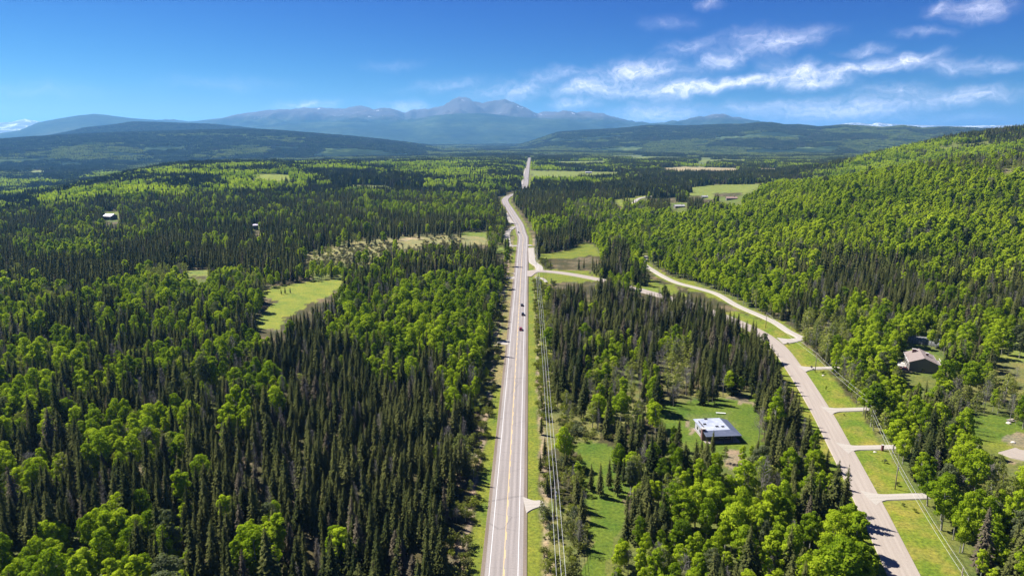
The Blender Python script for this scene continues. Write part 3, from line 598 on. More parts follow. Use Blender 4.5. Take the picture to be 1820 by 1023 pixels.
# side of the line: + is right of the road
def side(x, y, pts):
    s = np.zeros(x.shape)
    i = np.clip(np.searchsorted(pts[:, 1] * (1 if pts[-1, 1] > pts[0, 1] else -1), y * (1 if pts[-1, 1] > pts[0, 1] else -1)), 1, len(pts) - 1)
    a = pts[i - 1]; b = pts[i]; return np.sign((b[:, 0] - a[:, 0]) * (y - a[:, 1]) - (b[:, 1] - a[:, 1]) * (x - a[:, 0])) * -1 * 1.0

# ------------------------------------------------------------------ ground sheet (polar grid: fine where the picture looks)
az_f = np.concatenate([np.linspace(-180, -60, 41)[:-1], np.linspace(-60, -42, 31)[:-1], np.linspace(-42, 42, 505), np.linspace(42, 60, 31)[1:], np.linspace(60, 180, 41)[1:]])[:-1]
rad = np.concatenate([[1, 30, 60, 90, 115], np.geomspace(130, 4000, 400), np.geomspace(4060, 48000, 100)])
AA, RR = np.meshgrid(np.radians(az_f), rad, indexing='ij')
X = (np.sin(AA) * RR).ravel(); Y = (np.cos(AA) * RR).ravel(); Z = hbase(X, Y)
na, nr = len(az_f), len(rad)
dh = dist_line(X, Y, HWnp); dsr = dist_line(X, Y, SRnp)
PX, PY, DEP = project(X, Y, Z)
wz = np.clip(DEP / 60, 1, 12); cls = classify(PX + (fbm(X / 7, Y / 7, 3, 31) - .5) * 60 / wz * 3, PY + (fbm(X / 7, Y / 7, 3, 37) - .5) * 26 / wz * 3)
front = (Y > 50)
cls[~front] = IDX['mix']
colr = np.zeros((len(X), 4), np.float32); colr[:, 3] = 1
def cc(n): return np.array(COL[n])
fl_ = np.array([COL[{'mix': 'forest', 'spruce': 'forest', 'spruce_mix': 'forest', 'half': 'aspenfloor', 'aspen': 'aspenfloor', 'aspen_pure': 'aspenfloor', 'pale': 'shrubfloor', 'pale_mix': 'aspenfloor',
                     'back': 'aspenfloor', 'shrub': 'shrubfloor', 'wet': 'wetfloor', 'aspen_spruce': 'aspenfloor', 'sap': 'verge', 'farplain': 'farfloor', 'sparse': 'shrubfloor', 'yard': 'lawn'}.get(k, k)] for k in NAMES])
colr[:, :3] = fl_[cls]
tan_ = np.clip((fbm(X / 9, Y / 9, 3, 2) - .56) * 9, 0, 1)[:, None] * (np.isin(cls, [IDX['spruce'], IDX['mix'], IDX['spruce_mix']]))[:, None]
colr[:, :3] = colr[:, :3] * (1 - tan_ * .45) + np.array((.22, .18, .12)) * tan_ * .45
for rp, hw in ROADS[2:]:
    d_ = dist_line(X, Y, rp); w = np.clip(1 - (d_ - hw) / 4, 0, 1)[:, None] * .7; colr[:, :3] = colr[:, :3] * (1 - w) + cc('verge') * w
edge_n = (fbm(X / 6, Y / 6, 3, 6) - .5) * 3
w = np.clip((10.8 + edge_n - dh) / 1.2, 0, 1)[:, None]; colr[:, :3] = colr[:, :3] * (1 - w) + cc('verge') * w
near_mask = (Y < 800)
w = (np.clip((13.2 + edge_n * 1.5 - dh) / 1.0, 0, 1) * np.clip((dh - 10.4 - edge_n) / 1.0, 0, 1) * near_mask)[:, None] * .6; colr[:, :3] = colr[:, :3] * (1 - w) + np.array((.36, .29, .21)) * w
# dry brown edge next to the far left shoulder
lft = (X < (.0243 * Y - 6)); w = (np.clip((11 - dh) / 2, 0, 1) * lft * (Y > 300) * (Y < 620) * .55)[:, None]; colr[:, :3] = colr[:, :3] * (1 - w) + np.array((.22, .17, .11)) * w
# grassed strip between the residential road and the trees
SRW = 15.5
rgt = side(X, Y, SRnp)
mask_sr = (Y > 110) & (Y < 440) & (dsr < 60)
w = (np.clip((np.where(rgt < 0, 16.5, 10.5) + edge_n - dsr) / 1.2, 0, 1) * mask_sr)[:, None]
vq = np.clip((fbm(X / 5, Y / 5, 4, 41) - .45) * 4, 0, 1)[:, None]; colr[:, :3] = colr[:, :3] * (1 - w) + (np.array((.125, .175, .018)) * (1 - vq) + np.array((.185, .19, .035)) * vq) * w
ii = np.arange(na); jj = np.arange(nr - 1); I, J = np.meshgrid(ii, jj, indexing='ij'); I2 = (I + 1) % na
Q = np.stack([I * nr + J, I * nr + J + 1, I2 * nr + J + 1, I2 * nr + J], -1).reshape(-1, 4)
# keep the sheet below the roads
for rp, hw in [(HWnp, 6.2)] + ROADS[2:]:
    d_ = dist_line(X, Y, rp); cell = RR.ravel() * .004
    Z = Z - np.clip(1 - (d_ - hw - cell) / 2.5, 0, 1) * .05
me = mesh_from('ground', np.stack([X, Y, Z], -1), Q, [M['ground']], smooth=True)
ca = me.color_attributes.new('cover', 'FLOAT_COLOR', 'POINT'); ca.data.foreach_set('color', colr.ravel())
tag(link('ground', me), 'forest floor and meadows of the wide valley', kind='structure')

# ------------------------------------------------------------------ far hills and mountains
def hill_mat(name, c1, c2, c3, s1, s2, snow=None):
    m = bpy.data.materials.new(name); m.use_nodes = True; t = m.node_tree; n = t.nodes; l = t.links; b = n['Principled BSDF']
    b.inputs['Roughness'].default_value = 1; b.inputs['Specular IOR Level'].default_value = 0
    g = n.new('ShaderNodeNewGeometry'); a = n.new('ShaderNodeTexNoise'); a.inputs['Scale'].default_value = s1; a.inputs['Detail'].default_value = 5; a.inputs['Roughness'].default_value = .6
    d = n.new('ShaderNodeTexNoise'); d.inputs['Scale'].default_value = s2; d.inputs['Detail'].default_value = 6; d.inputs['Roughness'].default_value = .7
    for q in (a, d): l.new(g.outputs['Position'], q.inputs['Vector'])
    r = n.new('ShaderNodeValToRGB'); e = r.color_ramp.elements; e[0].position = .42; e[0].color = (*c1, 1); e[1].position = .66; e[1].color = (*c3, 1); x = e.new(.54); x.color = (*c2, 1)
    l.new(a.outputs['Fac'], r.inputs[0])
    r2 = n.new('ShaderNodeValToRGB'); r2.color_ramp.elements[0].position = .35; r2.color_ramp.elements[0].color = (.5, .5, .5, 1); r2.color_ramp.elements[1].position = .65; r2.color_ramp.elements[1].color = (1.5, 1.5, 1.5, 1)
    l.new(d.outputs['Fac'], r2.inputs[0])
    mu = n.new('ShaderNodeMix'); mu.data_type = 'RGBA'; mu.blend_type = 'MULTIPLY'; mu.inputs['Factor'].default_value = 1; l.new(r.outputs[0], mu.inputs['A']); l.new(r2.outputs[0], mu.inputs['B'])
    col = mu.outputs['Result']
    if snow:
        z0, z1, rock = snow[:3]
        sp = n.new('ShaderNodeSeparateXYZ'); l.new(g.outputs['Position'], sp.inputs[0])
        mr = n.new('ShaderNodeMapRange'); mr.inputs['From Min'].default_value = z0; mr.inputs['From Max'].default_value = z1; l.new(sp.outputs[2], mr.inputs['Value'])
        ad = n.new('ShaderNodeMath'); ad.operation = 'MULTIPLY_ADD'; l.new(d.outputs['Fac'], ad.inputs[0]); ad.inputs[1].default_value = 1.2; ad.inputs[2].default_value = -.6
        su = n.new('ShaderNodeMath'); su.operation = 'ADD'; su.use_clamp = True; l.new(mr.outputs[0], su.inputs[0]); l.new(ad.outputs[0], su.inputs[1])
        mk = n.new('ShaderNodeMix'); mk.data_type = 'RGBA'; l.new(su.outputs[0], mk.inputs['Factor']); l.new(col, mk.inputs['A']); mk.inputs['B'].default_value = (*rock, 1)
        sn = n.new('ShaderNodeTexNoise'); sn.inputs['Scale'].default_value = .0032; sn.inputs['Detail'].default_value = 7; sn.inputs['Roughness'].default_value = .75; l.new(g.outputs['Position'], sn.inputs['Vector'])
        gt = n.new('ShaderNodeMapRange'); gt.inputs['From Min'].default_value = snow[3] if len(snow) > 3 else .66; gt.inputs['From Max'].default_value = (snow[3] if len(snow) > 3 else .66) + .03; l.new(sn.outputs['Fac'], gt.inputs['Value'])
        mm = n.new('ShaderNodeMath'); mm.operation = 'MULTIPLY'; l.new(gt.outputs[0], mm.inputs[0]); l.new(su.outputs[0], mm.inputs[1])
        m3 = n.new('ShaderNodeMix'); m3.data_type = 'RGBA'; l.new(mm.outputs[0], m3.inputs['Factor']); l.new(mk.outputs['Result'], m3.inputs['A']); m3.inputs['B'].default_value = (.8, .82, .85, 1); col = m3.outputs['Result']
    l.new(col, b.inputs['Base Color'])
    return m
dk, md, lt = (.018, .028, .016), (.03, .045, .018), (.10, .13, .05)
HM = {'far_snow': hill_mat('snowy_rock', (.12, .12, .13), (.16, .16, .16), (.2, .2, .2), .0005, .002, (60, 350, (.2, .2, .21), .52)),
      'peaks': hill_mat('rocky_mountain', dk, md, (.06, .07, .04), .0007, .004, (430, 600, (.11, .10, .10), .63)),
      'left_dome': hill_mat('forested_mountain', dk, md, (.05, .06, .03), .0008, .006),
      'blue_body': hill_mat('forested_slope', dk, md, (.06, .08, .035), .0009, .006),
      'back_hill': hill_mat('dark_forest_hill', dk, md, (.05, .065, .025), .0016, .012),
      'left_hill': hill_mat('forest_hill', dk, (.025, .04, .015), (.085, .115, .035), .0026, .02),
      'right_hill': hill_mat('mixed_forest_hill', dk, (.03, .045, .018), (.10, .13, .045), .0024, .02)}
HN = {'far_snow': ('snow_mountains', 'distant snow streaked peaks low on the horizon'), 'peaks': ('mountain_range', 'hazy blue rocky mountain range with small snow patches'),
      'left_dome': ('mountain', 'rounded blue mountain at the far left'), 'blue_body': ('mountain_slope', 'blue forested slope in front of the rocky range'),
      'back_hill': ('hill', 'dark low hill behind the long left hill'), 'left_hill': ('hill', 'long dark forested hill beyond the left plain'), 'right_hill': ('hill', 'long blue green forested hill beyond the right fields')}
for k, r in RIDGES.items():
    azs = np.radians(np.linspace(-50, 50, 701)); ts = np.concatenate([-(1 - np.linspace(0, 1, 60) ** 1.0), np.linspace(0, 1, 20)[1:] ** 1.2])
    ds = np.where(ts < 0, r['D'] + ts * r['wf'], r['D'] + ts * r['wb'])
    A_, D_ = np.meshgrid(azs, ds, indexing='ij'); x = (np.sin(A_) * D_).ravel(); y = (np.cos(A_) * D_).ravel(); z = hridge(k, x, y)
    n1, n2_ = len(azs), len(ds); I, J = np.meshgrid(np.arange(n1 - 1), np.arange(n2_ - 1), indexing='ij')
    q = np.stack([I * n2_ + J, I * n2_ + J + 1, (I + 1) * n2_ + J + 1, (I + 1) * n2_ + J], -1).reshape(-1, 4)
    o = link(HN[k][0], mesh_from(k, np.stack([x, y, z], -1), q, [HM[k]], smooth=True)); tag(o, HN[k][1], kind='structure')

# ------------------------------------------------------------------ haze: one closed box of even air round everything
hz = MB().box(-52000, 52000, -52000, 52000, -190, 1090).mesh('haze', [])
hm = bpy.data.materials.new('hazy_air'); hm.use_nodes = True; t = hm.node_tree; t.nodes.remove(t.nodes['Principled BSDF'])
pv = t.nodes.new('ShaderNodeVolumePrincipled'); pv.inputs['Color'].default_value = (.23, .56, 1.0, 1); pv.inputs['Density'].default_value = HAZE; pv.inputs['Anisotropy'].default_value = 0.25
t.links.new(pv.outputs[0], t.nodes['Material Output'].inputs['Volume']); hz.materials.append(hm)
tag(link('haze', hz), 'thin blue haze over the whole valley', 'haze', kind='stuff')

# ------------------------------------------------------------------ trees
def tri_mesh(name, V, F, mats, fm=None): return mesh_from(name, np.array(V, np.float32), [tuple(f) for f in F], mats, fm)
def spruce_parts(seed, h, Rr, whorls, nb, detail=2, bald=0.1):
    r = random.Random(seed); V = []; F = []
    # core
    n = 7; rings = 6 if detail > 1 else 3; b = 0
    for i in range(rings + 1):
        t = i / rings; z = h * (bald + .02 + (1 - bald - .04) * t)
        for k in range(n):
            a = 2 * math.pi * k / n + i * .4; q = Rr * .42 * (1 - t) ** .85 * r.uniform(.7, 1.25); V.append((q * math.cos(a), q * math.sin(a), z))
    for i in range(rings):
        for k in range(n): F.append((i * n + k, i * n + (k + 1) % n, (i + 1) * n + (k + 1) % n, (i + 1) * n + k))
    ph = 0
    for w in range(whorls):
        t = (w + r.random() * .6) / whorls; z = h * (bald + (1 - bald) * t); L0 = Rr * ((1 - t) ** .62) * (1 - .35 * max(0, .12 - t) / .12) + .12
        m = max(4, int(nb * (.55 + .45 * (1 - t)))); ph += 2.4
        for k in range(m):
            if r.random() < .06: continue
            a = ph + 2 * math.pi * (k + r.uniform(-.35, .35)) / m; L = L0 * r.uniform(.7, 1.18); dr = L * r.uniform(.18, .5); wd = L * r.uniform(.2, .32) + .10
            ca, sa = math.cos(a), math.sin(a)
            def P(u, v, zz): return (ca * u - sa * v, sa * u + ca * v, z + zz)
            b = len(V)
            if detail > 1:
                V += [P(.05, 0, .14 * L), P(L * .42, -wd, -dr * .35), P(L * .48, 0, -dr * .18 + .08), P(L * .42, wd, -dr * .35), P(L * .78, -wd * .65, -dr * .85), P(L, 0, -dr * .75), P(L * .78, wd * .65, -dr * .85)]
                F += [(b, b + 1, b + 2), (b, b + 2, b + 3), (b + 2, b + 4, b + 5), (b + 2, b + 5, b + 6)]
            else:
                V += [P(.05, 0, .14 * L), P(L * .6, -wd * 1.3, -dr * .6), P(L, 0, -dr), P(L * .6, wd * 1.3, -dr * .6)]; F += [(b, b + 1, b + 2), (b, b + 2, b + 3)]
    b = len(V); V += [(.12, 0, h * .97), (-.06, .1, h * .97), (-.06, -.1, h * .97), (0, 0, h * 1.02)]; F += [(b, b + 1, b + 3), (b + 1, b + 2, b + 3), (b + 2, b, b + 3)]
    T = MB(); T.tube([(0, 0, -1.0), (0, 0, h * .3), (0, 0, h * .95)], [h * .011 + .03, h * .009, .03], 6, caps=False)
    return (V, F), (T.v, T.f)
def leaf_cloud(r, cs, nleaf, size, V, F, inner=.25, flat=.7):
    tot = sum(c[3] ** 2 for c in cs)
    for (cx, cy, cz, cr, sz) in cs:
        m = int(nleaf * cr * cr / tot)
        for _ in range(m):
            u = r.uniform(-.55, 1); a = r.uniform(0, 2 * math.pi); s = math.sqrt(max(0, 1 - u * u)); d = Vector((s * math.cos(a), s * math.sin(a), u))
            q = 1 - r.random() ** 2 * inner; q *= r.uniform(.88, 1.1)
            p = Vector((cx, cy, cz)) + Vector((d.x * cr, d.y * cr, d.z * cr * sz)) * q
            nn = (d + Vector((r.uniform(-1, 1), r.uniform(-1, 1), r.uniform(-.6, 1))) * flat).normalized()
            t1 = nn.orthogonal().normalized(); ang = r.uniform(0, 6.28); t2 = nn.cross(t1); e1 = t1 * math.cos(ang) + t2 * math.sin(ang); e2 = nn.cross(e1)
            k = size * r.uniform(.6, 1.3); b = len(V); k2 = k * r.uniform(.6, 1)
            V += [p - e1 * k + nn * k * .15, p - e2 * k2, p + e1 * k + nn * k * .1, p + e2 * k2]; F.append((b, b + 1, b + 2, b + 3))
def aspen_parts(seed, h, Rr, nleaf, size, lobes=11, base=.35, airy=0.25, twigs=10):
    r = random.Random(seed); V = []; F = []; cs = []; T = MB()
    lean = Vector((r.uniform(-.06, .06), r.uniform(-.06, .06), 0)) * h
    T.tube([(0, 0, -1), lean * .4 + Vector((0, 0, h * .45)), lean + Vector((0, 0, h * .85))], [h * .012 + .04, h * .009 + .02, .04], 6, caps=False)
    for i in range(lobes):
        t = (i + .5) / lobes; z = h * (base + (1 - base) * t * .9); a = i * 2.4 + r.uniform(-.5, .5)
        prof = math.sin(math.pi * min(1, .18 + .78 * t)) ** .7; q = Rr * prof * math.sqrt(r.uniform(.08, .95)) * .85 * (1 if i < lobes - 1 else .1)
        cr = Rr * r.uniform(.22, .40) * (.75 + .25 * prof); c = Vector((q * math.cos(a), q * math.sin(a), z)) + lean * t
        cs.append((c.x, c.y, c.z, cr, r.uniform(.75, 1.0)))
        if i % 3 == 0 or twigs > 12: T.tube([lean * t * .7 + Vector((0, 0, z - cr * 1.2)), (c.x, c.y, c.z)], [.07, .03], 4, caps=False)
    leaf_cloud(r, cs, nleaf, size, V, F, airy)
    return (V, F), (T.v, T.f)
def shrub_parts(seed, h, Rr, nleaf, size, stems=7):
    r = random.Random(seed); V = []; F = []; T = MB(); cs = []
    for i in range(stems):
        a = r.uniform(0, 6.28); q = Rr * r.uniform(.15, .75); zz = h * r.uniform(.45, .8)
        T.tube([(0, 0, -.3), (q * .5 * math.cos(a), q * .5 * math.sin(a), zz * .6), (q * math.cos(a), q * math.sin(a), zz)], [.06, .04, .02], 4, caps=False)
        cs.append((q * math.cos(a), q * math.sin(a), zz * .8, Rr * r.uniform(.3, .5), r.uniform(.8, 1.2)))
    leaf_cloud(r, cs, nleaf, size, V, F, .6, 1.2)
    return (V, F), (T.v, T.f)
def bare_parts(seed, h, Rr):
    """leafless tree: many thin twigs"""
    r = random.Random(seed); V = []; F = []; T = MB(); T.tube([(0, 0, -1), (0, 0, h * .5), (0, 0, h * .9)], [.16, .1, .04], 6, caps=False)
    for i in range(26):
        a = r.uniform(0, 6.28); z = h * r.uniform(.3, .85); L = Rr * r.uniform(.5, 1); T.tube([(0, 0, z), (L * math.cos(a), L * math.sin(a), z + L * .8)], [.05, .02], 4, caps=False)
    for i in range(420):
        a = r.uniform(0, 6.28); t = r.uniform(.35, 1); q = Rr * math.sin(math.pi * min(1, .2 + .75 * t)) * math.sqrt(r.random()); p = Vector((q * math.cos(a), q * math.sin(a), h * t))
        d = Vector((math.cos(a) * .6 + r.uniform(-.4, .4), math.sin(a) * .6 + r.uniform(-.4, .4), r.uniform(.3, 1.2))) * r.uniform(.5, 1.1); s = d.cross(Vector((r.uniform(-1, 1), r.uniform(-1, 1), .3))).normalized() * .035
        b = len(V); V += [p - s, p + s, p + d]; F.append((b, b + 1, b + 2))
    return (V, F), (T.v, T.f)
def make_proto(name, parts, mleaf, mbark):
    (V, F), (TV, TF) = parts
    crown = tri_mesh(name + '_crown', V, F, [mleaf]); trunk = tri_mesh(name + '_trunk', TV, TF, [mbark])
    b = len(V); both = tri_mesh(name, list(V) + list(TV), [tuple(f) for f in F] + [tuple(i + b for i in f) for f in TF], [mleaf, mbark], [0] * len(F) + [1] * len(TF))
    return dict(crown=crown, trunk=trunk, obj=bpy.data.objects.new(name, both))
P = {}
P['spruce'] = [make_proto('spruce_tree_source', spruce_parts(10 + i, 18, [2.4, 2.8, 2.1, 2.6, 3.1, 2.3][i], [38, 40, 36, 42, 36, 34][i], [9, 10, 8, 9, 10, 8][i], 2, [.1, .05, .22, .08, .03, .3][i]), M['spruce'], M['spruce_bark']) for i in range(6)]
P['spruce'].append(make_proto('dead_spruce_source', bare_parts(76, 15, 1.25), M['bare_twig'], M['bare_twig']))
WT = {'spruce': [.18, .16, .17, .16, .15, .145, .035]}
def pick(key, n):
    k = len(P[key]); return RNG.choice(k, n, p=WT.get(key, [1 / k] * k))
P['aspen'] = [make_proto('aspen_tree_source', aspen_parts(40 + i, 14, [2.5, 3.1, 2.2, 2.8, 3.5][i], [2600, 3000, 2200, 2700, 3400][i], .24, [26, 30, 22, 28, 34][i], [.32, .3, .42, .24, .36][i]), M['aspen'], M['aspen_bark']) for i in range(5)]
P['pale'] = [make_proto('budding_tree_source', aspen_parts(60 + i, 12, [2.5, 3.0, 2.2][i], [1100, 1250, 950][i], .2, 24, .22, .7, 14), M['pale'], M['aspen_bark']) for i in range(3)] + [make_proto('bare_tree_source', bare_parts(70, 12, 2.6), M['bare_twig'], M['bare_twig'])]
P['shrub'] = [make_proto('willow_shrub_source', shrub_parts(80 + i, 3.2, 2.0, 420, .17), M['willow'], M['bare_twig']) for i in range(3)]
P['dryshrub'] = [make_proto('dry_shrub_source', shrub_parts(90 + i, 3.0, 2.2, 260, .3), M['dry_shrub'], M['bare_twig']) for i in range(2)]
P['spruce_m'] = [make_proto('spruce_far_source', spruce_parts(110 + i, 18, [2.3, 2.7, 2.1][i], 17, 7, 1, .08), M['spruce_far'], M['spruce_bark']) for i in range(3)]
P['aspen_m'] = [make_proto('aspen_far_source', aspen_parts(120 + i, 13, [2.4, 3.0, 2.1][i], [800, 900, 700][i], .46, 18, .3), M['aspen_far'], M['aspen_bark']) for i in range(3)]
def tile(name, seed, size, n, fs, ms):
    """a patch of far forest: n trees in one mesh"""
    r = random.Random(seed); V = []; F = []; fm = []
    for i in range(n):
        x, y = r.uniform(-.5, .5) * size, r.uniform(-.5, .5) * size; sp = r.random() < fs; s = r.uniform(.7, 1.2)
        if sp:
            h = 17 * s; q = 2.4 * s; k = 6; b = len(V); a0 = r.random() * 6
            for (zz, rr) in ((.08, .9), (.36, .75), (.34, 1.0 * .62), (.66, .42), (.62, .3)):
                for j in range(k):
                    a = a0 + 2 * math.pi * j / k; e = q * rr * r.uniform(.75, 1.25); V.append((x + e * math.cos(a), y + e * math.sin(a), h * (zz + r.uniform(-.03, .03))))
            V.append((x, y, h))
            for lv in range(4):
                for j in range(k): F.append((b + lv * k + j, b + lv * k + (j + 1) % k, b + (lv + 1) * k + (j + 1) % k, b + (lv + 1) * k + j)); fm.append(0)
            for j in range(k): F.append((b + 4 * k + j, b + 4 * k + (j + 1) % k, b + 5 * k)); fm.append(0)
        else:
            h = 12 * s; q = 3.4 * s; VV = []; FF = []
            cs = [(x + r.uniform(-.5, .5) * q, y + r.uniform(-.5, .5) * q, h * (.45 + .4 * j / 3), q * r.uniform(.5, .75), .9) for j in range(4)]
            leaf_cloud(r, cs, 80, .85, VV, FF, .15, .45); b = len(V); V += [tuple(v) for v in VV]; F += [tuple(a + b for a in f) for f in FF]; fm += [1] * len(FF)
    return bpy.data.objects.new(name, tri_mesh(name, V, F, ms, fm))
tm = [M['spruce_far'], M['aspen_far']]; td = [M['spruce_far'], M['aspen_hazed']]
P['tile_s'] = [dict(obj=tile('spruce_patch_source', 200 + i, 21, 24, .96, tm)) for i in range(4)]
P['tile_h'] = [dict(obj=tile('mixed_patch_source', 210 + i, 21, 17, .5, tm)) for i in range(4)]
P['tile_a'] = [dict(obj=tile('aspen_patch_source', 220 + i, 21, 13, .05, tm)) for i in range(4)]
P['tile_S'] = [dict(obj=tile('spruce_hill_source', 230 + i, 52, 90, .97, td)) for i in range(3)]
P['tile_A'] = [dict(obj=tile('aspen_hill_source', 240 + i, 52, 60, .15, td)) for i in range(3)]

def scatter(name, key, pts, rots, scl, label, cat, group=None):
    protos = P[key]; n = len(pts)
    me = bpy.data.meshes.new(name); me.vertices.add(n); me.vertices.foreach_set('co', np.asarray(pts, np.float32).ravel())
    a = me.attributes.new('rot', 'FLOAT_VECTOR', 'POINT'); a.data.foreach_set('vector', np.asarray(rots, np.float32).ravel())
    a = me.attributes.new('scl', 'FLOAT_VECTOR', 'POINT'); a.data.foreach_set('vector', np.asarray(scl, np.float32).ravel())
    a = me.attributes.new('idx', 'INT', 'POINT'); a.data.foreach_set('value', pick(key, n).astype(np.int32))
    me.update()
    o = link(name, me); ng = bpy.data.node_groups.new(name, 'GeometryNodeTree')
    ng.interface.new_socket(name='Geometry', in_out='INPUT', socket_type='NodeSocketGeometry'); ng.interface.new_socket(name='Geometry', in_out='OUTPUT', socket_type='NodeSocketGeometry')
    n_ = ng.nodes; l = ng.links; gi = n_.new('NodeGroupInput'); go = n_.new('NodeGroupOutput'); ip = n_.new('GeometryNodeInstanceOnPoints'); jn = n_.new('GeometryNodeJoinGeometry')
    for p in protos:
        oi = n_.new('GeometryNodeObjectInfo'); oi.inputs['Object'].default_value = p['obj']; oi.inputs['As Instance'].default_value = True; l.new(oi.outputs['Geometry'], jn.inputs[0])
    def na_(nm, ty):
        q = n_.new('GeometryNodeInputNamedAttribute'); q.data_type = ty; q.inputs['Name'].default_value = nm; return q.outputs['Attribute']
    l.new(gi.outputs[0], ip.inputs['Points']); l.new(jn.outputs[0], ip.inputs['Instance']); ip.inputs['Pick Instance'].default_value = True
    l.new(na_('idx', 'INT'), ip.inputs['Instance Index'])
    er = n_.new('FunctionNodeEulerToRotation'); l.new(na_('rot', 'FLOAT_VECTOR'), er.inputs[0]); l.new(er.outputs[0], ip.inputs['Rotation'])
    l.new(na_('scl', 'FLOAT_VECTOR'), ip.inputs['Scale']); l.new(ip.outputs[0], go.inputs[0])
    md_ = o.modifiers.new('scatter', 'NODES'); md_.node_group = ng
    tag(o, label, cat, group, 'stuff'); return o

def candidates(spacing, d0, d1, amax):
    n = int(2 * d1 * math.sin(R(amax)) / spacing) + 2
    gx = np.arange(-d1 * math.sin(R(amax)), d1 * math.sin(R(amax)), spacing); gy = np.arange(0, d1, spacing)
    x, y = np.meshgrid(gx, gy); x = x.ravel() + RNG.uniform(-.46, .46, x.size) * spacing; y = y.ravel() + RNG.uniform(-.46, .46, y.size) * spacing
    d = np.hypot(x, y); a = np.abs(np.degrees(np.arctan2(x, y))); k = (d > d0) & (d < d1) & (a < amax)
    return x[k], y[k]
def tree_field(x, y, z, H, csz):
    """choose kind for every candidate: -1 none, 0 spruce, 1 aspen, 2 pale, 3 shrub"""
    px, py, _ = project(x, y, z + H * .62); c = classify(px, py)
    ok = ~OPEN[c]
    for f_ in (0, .2, .4, .8, .96):
        pt, qt, _ = project(x, y, z + H * f_); cq = classify(pt, qt); ok &= ~OPEN[cq]; ok &= ~((cq == IDX['wet']) & (c != IDX['wet']) & (RNG.rand(len(x)) < .45))
    T = np.array([CLS[k] if CLS[k] else (0, 0, 0, 0, 0) for k in NAMES])[c]
    n1 = fbm(x / csz, y / csz, 3, 1); n1 = np.clip((n1 - .5) * 2.6 + .5, 0, 1); u = .60 * n1 + .40 * RNG.rand(len(x))
    u = np.argsort(np.argsort(u)) / len(u)                       # uniform, clustered
    cs = np.cumsum(T[:, :4], 1); kind = (u[:, None] > cs).sum(1); kind = np.minimum(kind, 3)
    ok &= RNG.rand(len(x)) < T[:, 4] * (.75 + .5 * fbm(x / 14, y / 14, 2, 4))
    return np.where(ok, kind, -1), c
def road_clear(x, y, kind, H):
    """keep trees off the roads and verges"""
    dh = dist_line(x, y, HWnp); sd_ = X_side(x, y)
    edge = fbm(x / 11, y / 11, 2, 8) * 7
    lim = np.where(sd_ < 0, 11.5 + edge * 1.1, 15.5 + edge * .8)      # right side has the power line corridor
    lim = np.where(y > 620, 12 + edge, lim)
    ok = dh > lim
    for rp, hw in ROADS[1:]:
        ok &= dist_line(x, y, rp) > hw + 2.2
    ds = dist_line(x, y, SRnp); sg = side(x, y, SRnp)
    near = (y > 110) & (y < 430)
    ok &= ~(near & (ds < np.where(sg < 0, 14.3, np.where(y > 215, 11.5, 8.0)) + edge * .6))
    ok &= ds > 6
    return ok
def X_side(x, y): return np.where(x < (.0243 * y - 6), -1, 1)

# near and middle trees, one by one
fx, fy = [], []
x1, y1 = candidates(3.9, 118, 520, 43); x2, y2 = candidates(4.1, 520, 1300, 42)
x = np.concatenate([x1, x2]); y = np.concatenate([y1, y2]); z = hbase(x, y); D = np.hypot(x, y)
H = 14.2 + RNG.randn(len(x)) * 3.3; H = np.clip(H, 8, 24) * (.88 + .24 * fbm(x / 60, y / 60, 2, 11))
kind, cl_ = tree_field(x, y, z, H, 22)
keep = (kind >= 0) & road_clear(x, y, kind, H)
# thin the broad-crowned kinds
keep &= (kind != 1) | (RNG.rand(len(x)) < np.where(D < 520, .95, .90)); keep &= (kind != 2) | (RNG.rand(len(x)) < np.where(D < 520, .75, .85)); keep &= (kind != 3) | (RNG.rand(len(x)) < 1.0)
keep &= (kind != 0) | (RNG.rand(len(x)) < .92)
x, y, z, H, D, kind, cl_ = [q[keep] for q in (x, y, z, H, D, kind, cl_)]
H = np.where(kind == 1, H * .86 * (.72 + .56 * fbm(x / 45, y / 45, 3, 15)), H); H = np.where(kind == 2, H * .72, H); H = np.where(kind == 3, np.clip(2.2 + RNG.randn(len(x)) * .8, 1.2, 4.5), H)
dry = (kind == 3) & (cl_ == IDX['wet']); kind = np.where(dry & (RNG.rand(len(x)) < .8), 4, kind)
# extra shrubs: corridor under the power line, forest edges, clearings
def extra(n, f):
    xs, ys = [], []
    for _ in range(n):
        p = f()
        if p is not None: xs.append(p[0]); ys.append(p[1])
    return np.array(xs), np.array(ys)
ex, ey = candidates(2.6, 118, 700, 30)
dh_ = dist_line(ex, ey, HWnp); s_ = X_side(ex, ey); e_ = fbm(ex / 9, ey / 9, 3, 13)
corr = ((s_ > 0) & (dh_ > 10.6) & (dh_ < 27) & (e_ > .36)) | ((s_ < 0) & (dh_ > 9.8) & (dh_ < 20) & (e_ > .50))
qx, qy, _ = project(ex, ey, hbase(ex, ey)); corr &= ~OPEN[classify(qx, qy)] & (RNG.rand(len(ex)) < .9)
dsx = dist_line(ex, ey, SRnp); sgx = side(ex, ey, SRnp)
corr2 = (ey > 150) & (ey < 400) & (dsx < 26) & (dsx > np.where(sgx < 0, 16.5, 9.5)) & (e_ > .40) & (RNG.rand(len(ex)) < .8)
for rp, hw in ROADS[1:]:
    q = dist_line(ex, ey, rp) > hw + 1.6; corr &= q; corr2 &= q
k_ = corr | corr2; ex, ey = ex[k_], ey[k_]
x = np.concatenate([x, ex]); y = np.concatenate([y, ey]); z = np.concatenate([z, hbase(ex, ey)]); D = np.hypot(x, y)
H = np.concatenate([H, np.clip(2.7 + RNG.randn(len(ex)) * 1.0, 1.0, 5)]); kind = np.concatenate([kind, np.full(len(ex), 3)])
